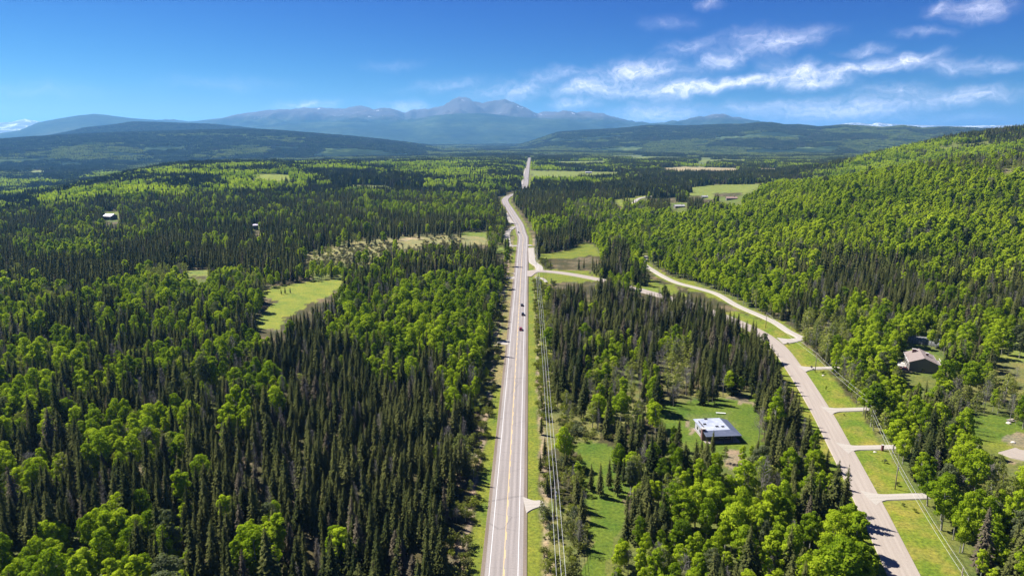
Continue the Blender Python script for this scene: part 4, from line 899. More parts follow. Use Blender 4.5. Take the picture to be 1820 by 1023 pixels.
isap = (kind == 3) & (RNG.rand(len(x)) < .12); kind = np.where(isap & (np.arange(len(x)) >= len(x) - len(ex)), 2, kind); H = np.where((kind == 2) & (H < 5.1), H + 2.5, H)
PXt, PYt, DEPt = project(x, y, z + H * .8); PXb, PYb, _ = project(x, y, z)

BASEH = {0: 18, 1: 14, 2: 12, 3: 3.2, 4: 3.0}; KEY = {0: 'spruce', 1: 'aspen', 2: 'pale', 3: 'shrub', 4: 'dryshrub'}
inview = (PXt > -8) & (PXt < 1828) & (PYt < 1020) & (PXb > -30) & (PXb < 1850)
single = np.zeros(len(x), bool); CAPS = {0: 296, 1: 296, 2: 296, 3: 296, 4: 150}
for k in range(5):
    i = np.nonzero((kind == k) & inview)[0]; i = i[np.argsort(DEPt[i] / np.maximum(H[i], 1))]; single[i[:CAPS[k]]] = True

# ---- individual trees
NAME = {0: 'spruce_tree', 1: 'aspen_tree', 2: 'budding_tree', 3: 'willow_shrub', 4: 'dry_shrub'}
CAT = {0: 'spruce tree', 1: 'aspen tree', 2: 'budding tree', 3: 'shrub', 4: 'dry shrub'}
def where(px, py, k):
    if 860 < px < 1075 and k >= 3: return 'under the power line' if px > 930 else "on highway's left verge"
    if px < 900:
        r_ = 'lower' if py > 880 else ('middle' if py > 700 else 'upper')
        if px < 300: return r_ + ' outer forest'
        return r_ + (' left forest' if px < 600 else ' forest near highway')
    if px < 1130: return 'beside the bright lawn' if py > 760 else 'right of the highway'
    if px < 1480: return 'below the metal-roofed house' if py > 790 else 'around the metal-roofed house'
    if px < 1640: return 'beside the residential road' if py < 820 else 'by the lowest driveway'
    return 'near the brown-roofed house' if py < 740 else 'below the brown-roofed house'
ADJ = {0: ['dark narrow', 'dark broad', 'slender', 'dark pointed', 'wide skirted', 'bare stemmed', 'dead grey'], 1: ['bright green', 'broad green', 'slim lime', 'rounded green', 'wide leafy'],
       2: ['pale olive', 'broad olive', 'slim olive', 'leafless grey'], 3: ['low green', 'rounded green', 'ragged green'], 4: ['tan leafless', 'low brown']}
NOUN = {0: 'spruce', 1: 'aspen', 2: 'budding tree', 3: 'willow shrub', 4: 'willow shrub'}
idxs = np.nonzero(single)[0]; INFO = []
for i in idxs:
    k = int(kind[i]); pi = int(pick(KEY[k], 1)[0]); pr = P[KEY[k]][pi]; s = H[i] / BASEH[k]; wv = random.uniform(.75, 1.25)
    e = bpy.data.objects.new(NAME[k], None); C.objects.link(e); e.location = (x[i], y[i], z[i]); e.rotation_euler = (random.gauss(0, .035), random.gauss(0, .035), random.uniform(0, 6.28)); e.scale = (s * wv, s * wv, s)
    for nm, me_ in (('trunk' if k < 3 else 'stem', pr['trunk']), ('crown' if k < 3 else 'foliage', pr['crown'])):
        o = bpy.data.objects.new(nm, me_); C.objects.link(o); o.parent = e
    w = where(PXt[i], PYt[i], k); size = ('tall' if H[i] > 1.12 * {0: 16.5, 1: 13.8, 2: 11.8, 3: 2.6, 4: 2.6}[k] else 'short' if H[i] < .86 * {0: 16.5, 1: 13.8, 2: 11.8, 3: 2.6, 4: 2.6}[k] else 'mid-height')
    INFO.append((e, k, f"{size} {ADJ[k][pi]} {NOUN[k]}", w))
sxp, syp = PXt[idxs], PYt[idxs]
for j, (e, k, ds, w) in enumerate(INFO):
    d2 = (sxp - sxp[j]) ** 2 + (syp - syp[j]) ** 2; d2[j] = 1e12; q = int(np.argmin(d2)); dx, dy = sxp[q] - sxp[j], syp[q] - syp[j]
    rel = ('behind' if dy > 0 else 'before') if abs(dy) > abs(dx) else ('left of' if dx > 0 else 'right of')
    tag(e, f"{ds} {rel} a {INFO[q][2].split(' ', 1)[1]}, {w}", CAT[k], f"{NOUN[k]}s {w}"[:80])
rest = ~single
def put(name, key, m, bh, label, cat):
    n = int(m.sum())
    if not n: return
    s = H[m] / bh; wv = RNG.uniform(.72, 1.28, n)
    rots = np.stack([RNG.randn(n) * .035, RNG.randn(n) * .035, RNG.uniform(0, 6.28, n)], -1)
    scatter(name, key, np.stack([x[m], y[m], z[m]], -1), rots, np.stack([s * wv, s * wv, s], -1), label, cat)
nearD = D < 560
put('spruce_forest', 'spruce', rest & (kind == 0) & nearD, 18, 'dense dark spruce forest on both sides of the highway', 'forest')
put('aspen_forest', 'aspen', rest & (kind == 1) & nearD, 14, 'bright green aspen woods among the spruces', 'forest')
put('budding_woods', 'pale', rest & (kind == 2), 12, 'pale olive budding trees scattered through the woods', 'woods')
put('willow_scrub', 'shrub', rest & (kind == 3), 3.2, 'low green willow scrub along the roads and clearings', 'scrub')
put('dry_willow_scrub', 'dryshrub', rest & (kind == 4), 3.0, 'tan leafless willow scrub in the wet meadow left of the highway', 'scrub')
put('middle_spruce_forest', 'spruce_m', rest & (kind == 0) & ~nearD, 18, 'dark spruce forest on the middle slopes of the valley', 'forest')
put('middle_aspen_forest', 'aspen_m', rest & (kind == 1) & ~nearD, 13, 'bright green aspen forest covering the right hillside', 'forest')

# ---- far forest as patches
def far(spacing, d0, d1, csz, keys, nm, big):
    x, y = candidates(spacing, d0, d1, 41); z = hall(x, y)
    px, py, _ = project(x, y, z + 9); c = classify(px, py); pb, qb, _ = project(x, y, z); c2 = classify(pb, qb)
    ok = ~(OPEN[c] | OPEN[c2]); T = np.array([CLS[k] if CLS[k] else (0, 0, 0, 0, 0) for k in NAMES])[c]
    dh = dist_line(x, y, HWnp); ok &= dh > spacing * .5 + 10
    for rp, hw in ROADS[1:]: ok &= dist_line(x, y, rp) > spacing * .5 + 3
    sf = T[:, 0] / np.maximum(T[:, :3].sum(1), .01); n1 = fbm(x / csz, y / csz, 4, 1); u = np.argsort(np.argsort(n1 + .12 * RNG.rand(len(x)))) / len(x)
    if big:
        hill = z > hbase(x, y) + 12
        px_, py_, _ = project(x, y, z); hr_ = np.clip((z - hbase(x, y)) / 170, 0, 1); sf = np.where(hill, np.where(x < -.08 * y, .56 + .42 * hr_, .50 + .30 * hr_), sf)
        strength = np.clip((np.hypot(x, y) - 3500) / 4000, 0, 1)
    if len(keys) == 3:
        k = np.where(u < sf - .14, 0, np.where(u < sf + .12, 1, 2)); k = np.where(sf > .95, 0, k); k = np.where(sf < .04, 2, k)
    else: k = np.where(u < sf, 0, 1)
    bare = fbm(x / (csz * 1.3), y / (csz * 1.3), 3, 21) > .66; ok &= ~(bare & (sf < .8) & (sf > .1))
    for j, key in enumerate(keys):
        m = ok & (k == j); n = int(m.sum()); sc = RNG.uniform(.85, 1.15, n); zz = z[m] - 1.0
        scatter(nm[j][0], key, np.stack([x[m], y[m], zz], -1), np.stack([np.zeros(n), np.zeros(n), RNG.randint(0, 4, n) * math.pi / 2], -1), np.stack([np.ones(n), np.ones(n), sc], -1), nm[j][1], 'forest')
far(19, 1290, 3500, 120, ['tile_s', 'tile_h', 'tile_a'], [('far_spruce_forest', 'dark far spruce forest over the low hill and behind the meadows'), ('far_mixed_forest', 'far mixed forest of spruce and aspen on the low left hill'), ('far_aspen_forest', 'far light green aspen forest on the ridges')], False)
far(48, 3480, 11200, 420, ['tile_S', 'tile_A'], [('distant_spruce_forest', 'distant hazy dark forest on the plain and blue hills'), ('distant_aspen_forest', 'distant hazy pale green patches of forest on the plain and hills')], True)

# ------------------------------------------------------------------ power lines
M['pole'] = mat('weathered_pole_wood', (.17, .13, .10), .9, noise=(3, .2, (.26, .22, .18)))
M['wire'] = mat('aluminium_wire', (.72, .72, .70), .45, metal=.3)
M['porcelain'] = mat('porcelain', (.55, .5, .42), .4)
M['steel_grey'] = mat('grey_painted_steel', (.42, .44, .47), .5)
def power_pole(loc, rotz, h, label, arm=True, can=0, group=None):
    t = empty('power_pole', loc, rotz); MB().tube([(0, 0, -1), (0, 0, h * .5), (0, 0, h)], [.19, .16, .12], 8).build('pole', M['pole'], t, smooth=True)
    xs = (-1.15, 0, 1.15) if arm else (0,)
    if arm:
        MB().box(-1.3, 1.3, -.2, -.08, h - .55, h - .40).build('crossarm', M['pole'], t)
        for s_ in (-1, 1): MB().tube([(0, -.14, h - 1.2), (s_ * .7, -.14, h - .55)], .025, 4).build('brace', M['steel_grey'], t)
    for q in xs:
        z0 = h - .40 if (arm and q) else h
        MB().tube([(q, -.14 if q else 0, z0), (q, -.14 if q else 0, z0 + .10), (q, -.14 if q else 0, z0 + .22)], [.05, .09, .04], 7).build('insulator', M['porcelain'], t)
    for c in range(can):
        zz = h - 2.1 - c * 1.4
        tr = MB().tube([(.38, 0, zz - .5), (.38, 0, zz + .4)], .27, 10).build('transformer', M['steel_grey'], t, smooth=False); MB().tube([(.38, 0, zz + .4), (.38, 0, zz + .62)], [.06, .03], 6).build('bushing', M['porcelain'], tr)
    tag(t, label, 'power pole', group); return t
def sag_wire(pts, r, label, group, sag=1.6):
    V = []
    for a, b in zip(pts[:-1], pts[1:]):
        n = 14
        for i in range(n): u = i / n; p = a.lerp(b, u); V.append(Vector((p.x, p.y, p.z - sag * 4 * u * (1 - u))))
    V.append(pts[-1]); o = MB().tube(V, r, 4).build('power_line_wire', M['wire']); tag(o, label, 'wire', group)
PH = 11.0; poles = []
for i, d in enumerate((82, 189, 296, 403, 505, 610, 700)):
    X_ = 13.0 + .0224 * (d - 189) + (0 if d < 450 else -.5); z_ = float(hbase(X_, d)); poles.append(Vector((X_, d, z_)))
PL = [None, 'power pole with two grey transformers by the short driveway', 'power pole beyond the dark spruce on the right verge', 'power pole among the yellow green saplings', 'power pole half hidden in the far saplings', 'small power pole just before the side road', 'farthest power pole, beyond the side road junction']
for i, p in enumerate(poles):
    if i: power_pole(p, R(-1.3), PH, PL[i], True, 2 if i == 1 else 0, 'power poles along the right of the highway')
for q, nm in ((-1.15, 'left of the three pale wires along the right of the highway'), (0, 'middle of the three pale wires along the right of the highway'), (1.15, 'right of the three pale wires along the right of the highway')):
    sag_wire([p + Vector((q, 0, PH - .18 + (.4 if q == 0 else 0))) for p in poles], 0.042, nm, 'wires on the highway poles', 1.5)
for a, nm in (((909.5, 450), 'power pole left of the highway by the meadow crossing'), ((905.3, 418), 'power pole beside the far service road')):
    power_pole(G(*a), 0, 10.5, nm, True, 0)
# residential line
rp_ = [G(1363, 556, 9.5), G(1452, 628, 9.5), G(1542, 706, 9.5), G(1597, 822, 9.5), G(1712, 1008, 9.5)]
rp_.append(rp_[-1] + (rp_[-1] - rp_[-2]))
RL = ['power pole beside the gravel track junction', 'power pole hidden among the pale budding trees', 'power pole at the end of the second gravel driveway', 'power pole with a grey transformer right of the third driveway', 'power pole at the bottom right beside the grass verge', 'power pole']
for i, p in enumerate(rp_[:-1]): power_pole(p, R(35), 9.5, RL[i], False, 1 if i in (2, 3) else 0, 'power poles along the residential road')
for q, zz, nm in ((0, 9.7, 'upper pale wire beside the residential road'), (0.2, 7.6, 'lower pale wire beside the residential road')):
    sag_wire([p + Vector((q, 0, zz)) for p in rp_], .03, nm, 'wires beside the residential road', .8)

# ------------------------------------------------------------------ vehicles
M['glass'] = mat('dark_car_glass', (.02, .025, .03), .08); M['tyre'] = mat('tyre_rubber', (.025, .025, .025), .85); M['rim'] = mat('alloy_rim', (.4, .4, .42), .35, metal=.8)
M['tail'] = mat('red_lamp', (.4, .02, .02), .3); M['head'] = mat('clear_lamp', (.7, .7, .7), .2)
def carpaint(n, c): return mat(n, c, .28, metal=.15, spec=.6)
def car(loc, rotz, paint, label, suv=False, group=None):
    """front towards +Y"""
    t = empty('car', loc, rotz); L, Wd, hb, ht = (4.75, 1.9, .98, 1.72) if suv else (4.6, 1.82, .86, 1.44)
    prof = [(-L/2, .38), (-L/2 - .02, hb - .12), (-L/2 + .15, hb), (L/2 - 1.25 + .2, hb + .02), (L/2 - .25, hb - .2), (L/2, hb - .38), (L/2 - .02, .36)]
    m = MB(); n = len(prof)
    for sx, ins in ((-1, 1), (1, 1)):
        m.v += [(sx * Wd / 2, y_, z_) for y_, z_ in prof]
    m.f = [tuple(range(n)), tuple(range(2 * n - 1, n - 1, -1))] + [(i, i + n, (i + 1) % n + n, (i + 1) % n) for i in range(n)]; m.m = [0] * len(m.f)
    b = m.build('body', paint, t); bv = b.modifiers.new('bevel', 'BEVEL'); bv.width = .09; bv.segments = 2
    r0, r1, f1, f0 = (-L/2 + .15, -L/2 + .5, .35, 1.05) if suv else (-L/2 + .7, -L/2 + 1.35, .25, 1.05)
    m = MB(); i_ = Wd / 2 - .06; j_ = Wd / 2 - .26
    m.add([(-i_, r0, hb), (i_, r0, hb), (i_, f0, hb), (-i_, f0, hb), (-j_, r1, ht - .06), (j_, r1, ht - .06), (j_, f1, ht - .06), (-j_, f1, ht - .06)], [(0, 1, 5, 4), (1, 2, 6, 5), (2, 3, 7, 6), (3, 0, 4, 7), (4, 5, 6, 7)])
    m.build('window', M['glass'], t)
    rf = MB().box(-j_ - .03, j_ + .03, r1 - .05, f1 + .05, ht - .07, ht).build('roof', paint, t); bv = rf.modifiers.new('bevel', 'BEVEL'); bv.width = .03
    for sx in (-1, 1):
        for yy in (-L/2 + .85, L/2 - .9):
            w_ = MB().tube([(sx * (Wd/2 - .2), yy, .34), (sx * (Wd/2 + .02), yy, .34)], .34, 12).build('wheel', M['tyre'], t); MB().tube([(sx * (Wd/2 + .0), yy, .34), (sx * (Wd/2 + .03), yy, .34)], .2, 8).build('rim', M['rim'], w_)
        MB().box(sx * .62 - .17, sx * .62 + .17, L/2 - .12, L/2 + .015, hb - .36, hb - .22).build('headlight', M['head'], t)
        MB().box(sx * .68 - .16, sx * .68 + .16, -L/2 - .035, -L/2 + .1, hb - .3, hb - .1).build('tail_light', M['tail'], t)
        MB().box(sx * (Wd/2 + .02) - .08, sx * (Wd/2 + .02) + .08, .75, .87, hb + .02, hb + .14).build('mirror', paint, t)
    tag(t, label, 'car', group); return t
def onroad(px, py): p = G(px, py); p.z += float(lift(p.x, p.y)) + .02; return p
gc = 'cars driving on the highway'
hwr = -math.atan(.0243)
car(onroad(927.8, 544), hwr, carpaint('black_paint', (.03, .03, .035)), 'small black car, front one of three close together in the right lane', False, gc)
car(onroad(929.3, 560.5), hwr, carpaint('charcoal_paint', (.045, .05, .06)), 'dark grey suv, middle one of three close together in the right lane', True, gc)
car(onroad(925.6, 587), hwr, carpaint('red_paint', (.28, .03, .05)), 'dark red suv, last of three close together in the right lane', True, gc)
car(onroad(921.6, 414.5), hwr + math.pi + .1, carpaint('dark_paint', (.035, .03, .03)), 'tiny dark car on the highway before the bend', False, gc)
car(onroad(937.2, 318), math.pi, carpaint('grey_paint', (.12, .12, .13)), 'tiny car on the far straight of the highway', True, gc)
car(G(1607, 657), R(60), carpaint('maroon_paint', (.16, .04, .04)), 'dark red car parked left of the brown roofed house', False)
car(G(1702, 731), R(75), carpaint('silver_paint', (.55, .58, .62)), 'pale silver car parked in shade under the trees behind the small lawn', False)

# ------------------------------------------------------------------ houses
M['metal_glare'] = mat('glare_pale_metal_roof', (.60, .62, .66), .35, metal=.35, noise=(.45, .2, (.38, .41, .48)), bump=(2.5, .02)); M['metal_dark'] = mat('blue_grey_metal_roof', (.13, .155, .21), .42, metal=.4, noise=(.6, .2, (.18, .20, .26)))  # upper roof: sun glare put into the pale base colour; lower roof without it
M['siding_dark'] = mat('dark_siding', (.08, .07, .065), .8); M['siding_white'] = mat('grey_siding', (.40, .40, .41), .7); M['brick_br'] = mat('brown_brickwork', (.17, .09, .085), .9)
M['window'] = mat('window_glass', (.03, .04, .05), .06); M['trim'] = mat('white_trim', (.7, .7, .68), .6); M['wood'] = mat('grey_deck_wood', (.25, .2, .17), .85, noise=(4, .2, (.35, .3, .26)))
M['shingle'] = mat('brown_shingles', (.19, .145, .13), .9, noise=(2.2, .2, (.27, .22, .20)), bump=(6, .03)); M['siding_taupe'] = mat('taupe_siding', (.17, .15, .135), .85, noise=(.8, .3, (.20, .18, .16)))
M['siding_cream'] = mat('cream_siding', (.5, .44, .36), .85); M['black'] = mat('black_vent', (.03, .03, .035), .6); M['concrete'] = mat('pale_concrete', (.42, .39, .35), .9, noise=(1, .2, (.5, .47, .42)))
br, bl, fr = G(1294, 744, 3.4), G(1233, 746, 3.4), G(1318, 772, 3.4)
wv_ = br - bl; wv_.z = 0; Wh = wv_.length; rz = math.atan2(wv_.y, wv_.x); dv = fr - br; dv.z = 0; Dh = dv.length * abs(math.sin(math.atan2(dv.y, dv.x) - rz))
ctr = (bl + fr) / 2; ctr.z = float(hbase(ctr.x, ctr.y))
hs1 = empty('house', ctr, rz); a_, b_ = Wh / 2, Dh / 2
wl = MB().box(-a_ + .6, a_ - 3.0, -b_ + 3.0, b_ - .6, 0, 3.1).build('wall', M['siding_dark'], hs1)
MB().box(-a_ + .57, -a_ + .6, -b_ + 4.5, b_ - 1.2, .3, 3.0).build('wall_panel', M['siding_white'], hs1)
for q in (-b_ + 6.0, 0.5, b_ - 4.0):
    w_ = MB().box(-a_ + .50, -a_ + .56, q - .7, q + .7, 1.1, 2.4).build('window', M['window'], hs1); MB().box(-a_ + .47, -a_ + .51, q - .8, q + .8, 1.0, 1.1).build('sill', M['trim'], w_)
for q in (-3.2, .2, 2.6):
    w_ = MB().box(q - .8, q + .8, -b_ + 2.93, -b_ + 2.99, .9, 2.4).build('window', M['window'], hs1); MB().box(q - .9, q + .9, -b_ + 2.88, -b_ + 2.94, .8, .9).build('sill', M['trim'], w_)
d_ = MB().box(a_ - 4.6, a_ - 3.6, -b_ + 2.92, -b_ + 2.99, .1, 2.3).build('door', M['brick_br'], hs1); MB().box(a_ - 4.5, a_ - 4.4, -b_ + 2.86, -b_ + 2.92, 1.1, 1.2).build('handle', M['trim'], d_)
zt = 4.0   # plateau with skirts falling to the front and right
A0, A1, B0, B1 = -a_, a_ - 3.3, -b_ + 3.6, b_
rf = MB().add([(A0, B0, zt - .1), (A1, B0, zt), (A1, B1, zt), (A0, B1, zt - .1), (A0, B0, zt - .28), (A1, B0, zt - .2), (A1, B1, zt - .2), (A0, B1, zt - .28)], [(0, 1, 2, 3), (7, 6, 5, 4), (0, 4, 5, 1), (1, 5, 6, 2), (2, 6, 7, 3), (3, 7, 4, 0)]).build('roof', M['metal_glare'], hs1)
MB().add([(A0, B0, zt - .12), (A1, B0, zt - .02), (a_, -b_, 3.05), (A0, -b_, 3.05), (a_, b_, 3.05), (A1, B1, zt - .02), (A0, B0, zt - .3), (A1, B0, zt - .25), (a_, -b_, 2.87), (A0, -b_, 2.87), (a_, b_, 2.87), (A1, B1, zt - .25)],
         [(0, 3, 2, 1), (1, 2, 4, 5), (6, 7, 8, 9), (7, 11, 10, 8), (3, 9, 8, 2), (2, 8, 10, 4), (0, 6, 9, 3)]).build('lower_roof', M['metal_dark'], hs1)
m = MB()
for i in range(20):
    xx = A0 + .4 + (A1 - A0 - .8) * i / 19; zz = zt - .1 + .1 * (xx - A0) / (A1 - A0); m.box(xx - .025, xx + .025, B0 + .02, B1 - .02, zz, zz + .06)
m.build('roof_seam', M['metal_glare'], rf)
m = MB()
for i in range(26):
    xx = A0 + .3 + (2 * a_ - .6) * i / 25
    if xx < A1: m.tube([(xx, B0 - .05, zt - .05), (xx, -b_ + .05, 3.11)], .03, 4)
m.build('roof_seam', M['metal_dark'], rf)
for (u, v) in ((.45, .93), (.62, .28), (.82, .25), (.25, .5)):
    xx, yy = A0 + (A1 - A0) * u, B0 + (B1 - B0) * v; MB().box(xx - .55, xx + .55, yy - .4, yy + .4, zt - .05, zt + .28).build('roof_vent', M['black'], hs1)
for yy in (B0 + 2.2, B0 + 5, B0 + 7.6): MB().box(A0 + 1.2, A0 + 1.35, yy - .9, yy + .9, zt - .05, zt + .45).build('snow_guard', M['siding_dark'], hs1)
ch = MB().box(-a_ - .4, -a_ + .9, -b_ + 3.2, -b_ + 4.6, 0, 4.7).build('chimney', M['brick_br'], hs1); MB().box(-a_ - .5, -a_ + 1.0, -b_ + 3.1, -b_ + 4.7, 4.7, 4.82).build('chimney_cap', M['concrete'], ch)
for q in (-a_ + .3, -a_ / 2, 0, a_ / 2, a_ - .3): MB().box(q - .09, q + .09, -b_ + .25, -b_ + .43, 0, 2.9).build('porch_post', M['siding_dark'], hs1)
for q in (-b_ / 3, b_ / 3, b_ - .4): MB().box(a_ - .43, a_ - .25, q - .09, q + .09, 0, 2.85).build('porch_post', M['siding_dark'], hs1)
MB().box(-a_ + .2, a_ - .2, -b_ + .2, b_ - .2, -.1, .08).build('porch_floor', M['wood'], hs1)
tag(hs1, 'low house with shining pale metal roof and blue grey porch roof in a clearing', 'house')
# brown house
eL, eR = G(1616, 644, 5.0), G(1669, 647, 5.0); rdg = G(1629, 617.5, 7.3) - G(1639, 635.4, 7.3); rdg.z = 0; Ld = rdg.length; ra = math.atan2(-rdg.x, rdg.y)
mid = (eL + eR) / 2; Wd2 = (Matrix.Rotation(-ra, 3, 'Z') @ (eR - eL)).x; mid += rdg * .5; mid.z = float(hbase(mid.x, mid.y))
h2 = empty('house', mid, ra); a_, b_ = Wd2 / 2 - .5, Ld / 2 - .5; eh, rh = 5.0, 7.5
m = MB(); m.add([(-a_, -b_, -.3), (a_, -b_, -.3), (a_, b_, -.3), (-a_, b_, -.3), (-a_, -b_, eh), (a_, -b_, eh), (a_, b_, eh), (-a_, b_, eh), (0, -b_, rh - .15), (0, b_, rh - .15)],
                [(0, 1, 5, 8, 4), (2, 3, 7, 9, 6), (3, 0, 4, 7), (1, 2, 6, 5)]); wl = m.build('wall', M['siding_taupe'], h2)
m = MB()
for i in range(14): m.box(-a_ + .02, a_ - .02, -b_ - .03, -b_ - .002, .2 + i * .34, .23 + i * .34)
m.build('siding_line', M['siding_dark'], wl)
o_ = .55; sl = (rh - eh) / a_; m = MB(); zE = eh - sl * o_
for s_ in (-1, 1):
    m.add([(0, -b_ - o_, rh), (s_ * (a_ + o_), -b_ - o_, zE), (s_ * (a_ + o_), b_ + o_, zE), (0, b_ + o_, rh), (0, -b_ - o_, rh - .2), (s_ * (a_ + o_), -b_ - o_, zE - .2), (s_ * (a_ + o_), b_ + o_, zE - .2), (0, b_ + o_, rh - .2)],
          [(0, 1, 2, 3), (4, 7, 6, 5), (0, 4, 5, 1), (1, 5, 6, 2), (2, 6, 7, 3)] if s_ > 0 else [(3, 2, 1, 0), (5, 6, 7, 4), (1, 5, 4, 0), (2, 6, 5, 1), (3, 7, 6, 2)])
rf = m.build('roof', M['shingle'], h2)
m = MB()
for s_ in (-1, 1):
    for i in range(1, 22):
        xx = s_ * (a_ + o_) * i / 22; zz = rh - abs(xx) * (rh - zE) / (a_ + o_); m.tube([(xx, -b_ - o_ + .02, zz + .01), (xx, b_ + o_ - .02, zz + .01)], .022, 4)
m.build('shingle_course', M['shingle'], rf)
MB().tube([(0, -b_ - o_, rh + .03), (0, b_ + o_, rh + .03)], .08, 6).build('ridge_cap', M['shingle'], rf)
for s_ in (-1, 1):
    MB().tube([(s_ * (a_ + o_ + .03), -b_ - o_, zE - .08), (s_ * (a_ + o_ + .03), b_ + o_, zE - .08)], .09, 6).build('gutter', M['trim'], h2)
for (xx, yy, w_, hh) in ((-a_ * .42, b_ * .62, .9, 1.5), (a_ * .42, b_ * .1, .55, 1.2)):
    zz = rh - abs(xx) * sl; c_ = MB().box(xx - w_, xx + w_, yy - .6, yy + .6, zz - 1, zz + hh).build('chimney', M['brick_br'], h2); MB().box(xx - w_ - .12, xx + w_ + .12, yy - .72, yy + .72, zz + hh, zz + hh + .14).build('chimney_cap', M['concrete'], c_)
for q in (-b_ * .55, 0, b_ * .5):
    for zz in (1.0, 3.2):
        w_ = MB().box(-a_ - .06, -a_ - .002, q - .75, q + .75, zz, zz + 1.2).build('window', M['window'], h2); MB().box(-a_ - .11, -a_ - .06, q - .85, q + .85, zz - .1, zz).build('sill', M['trim'], w_)
MB().box(-a_ - .05, -a_ - .002, b_ * .75, b_ * .75 + .95, 0, 2.1).build('door', M['trim'], h2)
w_ = MB().box(-.6, .6, -b_ - .06, -b_ - .032, 1.0, 1.9).build('window', M['window'], h2); MB().box(-.7, .7, -b_ - .1, -b_ - .06, .9, 1.0).build('sill', M['siding_dark'], w_)
dk_ = MB(); dk_.box(a_ + .05, a_ + 3.2, -b_ + .3, b_ - 1, 2.5, 2.7); dk_.build('deck', M['wood'], h2)
for q in np.linspace(-b_ + .4, b_ - 1.1, 7): MB().box(a_ + 3.02, a_ + 3.14, q - .06, q + .06, -.3, 3.7).build('deck_post', M['wood'], h2)
MB().box(a_ + 3.0, a_ + 3.16, -b_ + .3, b_ - 1, 3.7, 3.8).build('deck_rail', M['trim'], h2)
MB().box(-a_ - 4.2, -a_ - .06, -b_ + 1, b_ - 2, -.2, .12).build('patio', M['concrete'], h2)
tag(h2, 'tall taupe house with brown shingled gable roof and two chimneys among aspens', 'house')
# arched ribbed shed behind it
c0 = G(1643, 603, 2); sh = empty('shed', c0, ra + R(75)); m = MB(); n = 14; Rr = 4.2; L2 = 7.5
for i in range(n + 1):
    a = math.pi * i / n; m.v += [(Rr * math.cos(a), -L2, Rr * .85 * math.sin(a)), (Rr * math.cos(a), L2, Rr * .85 * math.sin(a))]
m.f = [(2 * i, 2 * i + 2, 2 * i + 3, 2 * i + 1) for i in range(n)] + [tuple(2 * i for i in range(n + 1)), tuple(2 * i + 1 for i in range(n, -1, -1))]; m.m = [0] * len(m.f)
m.build('shell', mat('weathered_grey_sheet', (.12, .125, .12), .8, noise=(.7, .2, (.19, .19, .18))), sh)
for k in range(12):
    yy = -L2 + .3 + (2 * L2 - .6) * k / 11; MB().tube([(Rr * 1.01 * math.cos(math.pi * i / n), yy, Rr * .86 * math.sin(math.pi * i / n)) for i in range(n + 1)], .05, 4).build('rib', M['steel_grey'], sh)
tag(sh, 'grey ribbed arched shed half hidden behind the brown roofed house', 'shed')
def farmhouse(loc, rz, w, d, h, roofm, wallm, label, name='house', cat='house', win=3):
    t = empty(name, loc, rz); a, b = w / 2, d / 2; r_ = h + d * .22
    MB().add([(-a, -b, -2), (a, -b, -2), (a, b, -2), (-a, b, -2), (-a, -b, h), (a, -b, h), (a, b, h), (-a, b, h), (-a, 0, r_ - .1), (a, 0, r_ - .1)], [(0, 1, 5, 4), (2, 3, 7, 6), (3, 0, 4, 8, 7), (1, 2, 6, 9, 5)]).build('wall', wallm, t)
    m = MB()
    for s_ in (-1, 1): m.add([(-a - .5, 0, r_), (a + .5, 0, r_), (a + .5, s_ * (b + .6), h - .25), (-a - .5, s_ * (b + .6), h - .25), (-a - .5, 0, r_ - .2), (a + .5, 0, r_ - .2), (a + .5, s_ * (b + .6), h - .45), (-a - .5, s_ * (b + .6), h - .45)], [(0, 1, 2, 3), (4, 7, 6, 5), (2, 1, 5, 6), (3, 2, 6, 7), (0, 3, 7, 4)])
    rf = m.build('roof', roofm, t); MB().box(a * .4, a * .4 + 1, -.5, .5, r_ - .8, r_ + .9).build('chimney', M['brick_br'], rf)
    for i in range(win):
        q = -a + w * (i + .5) / win; w_ = MB().box(q - .7, q + .7, -b - .06, -b - .002, 1, 2.3).build('window', M['window'], t); MB().box(q - .8, q + .8, -b - .1, -b - .06, .9, 1).build('sill', M['trim'], w_)
    MB().box(a - 2.2, a - 1.2, -b - .05, -b - .002, 0, 2.1).build('door', M['trim'], t)
    tag(t, label, cat); return t
M['white_roof'] = mat('white_metal_roof', (.8, .72, .82), .3, metal=.3); M['grey_roof'] = mat('grey_shingle_roof', (.34, .33, .33), .8); M['red_roof'] = mat('brown_roof', (.26, .17, .14), .8)
farmhouse(G(197, 390), R(-18), 13, 11, 5.5, M['white_roof'], M['siding_dark'], 'white roofed barn shining alone in the dark left forest', 'barn', 'barn', 2)
farmhouse(G(455, 408), R(10), 5, 5, 6.0, M['white_roof'], M['siding_dark'], 'small pale cabin roof peeking from the dark left forest', 'cabin', 'cabin', 2)
farmhouse(G(1207, 369), R(8), 15, 8, 3.0, M['grey_roof'], M['siding_taupe'], 'long low house with a pale roof beside the row of dark spruces', win=6)
farmhouse(G(1300, 355), R(-6), 16, 8, 3.0, M['red_roof'], M['siding_taupe'], 'long brown roofed house below the green hill', win=5)
farmhouse(G(1252, 352), R(4), 10, 7, 3.0, M['grey_roof'], M['siding_taupe'], 'small pale house behind the short spruce row', win=4)
farmhouse(G(1046, 308), R(0), 20, 9, 3.5, M['grey_roof'], M['siding_cream'], 'far farm building at the edge of the brown field', win=4)
farmhouse(G(1150, 300), R(0), 26, 9, 4, M['grey_roof'], M['siding_taupe'], 'long far pale building before the distant fields', win=6)
farmhouse(G(966, 438), R(0), 10, 7, 3, M['grey_roof'], M['siding_white'], 'small white house among spruces by the service road', win=3)

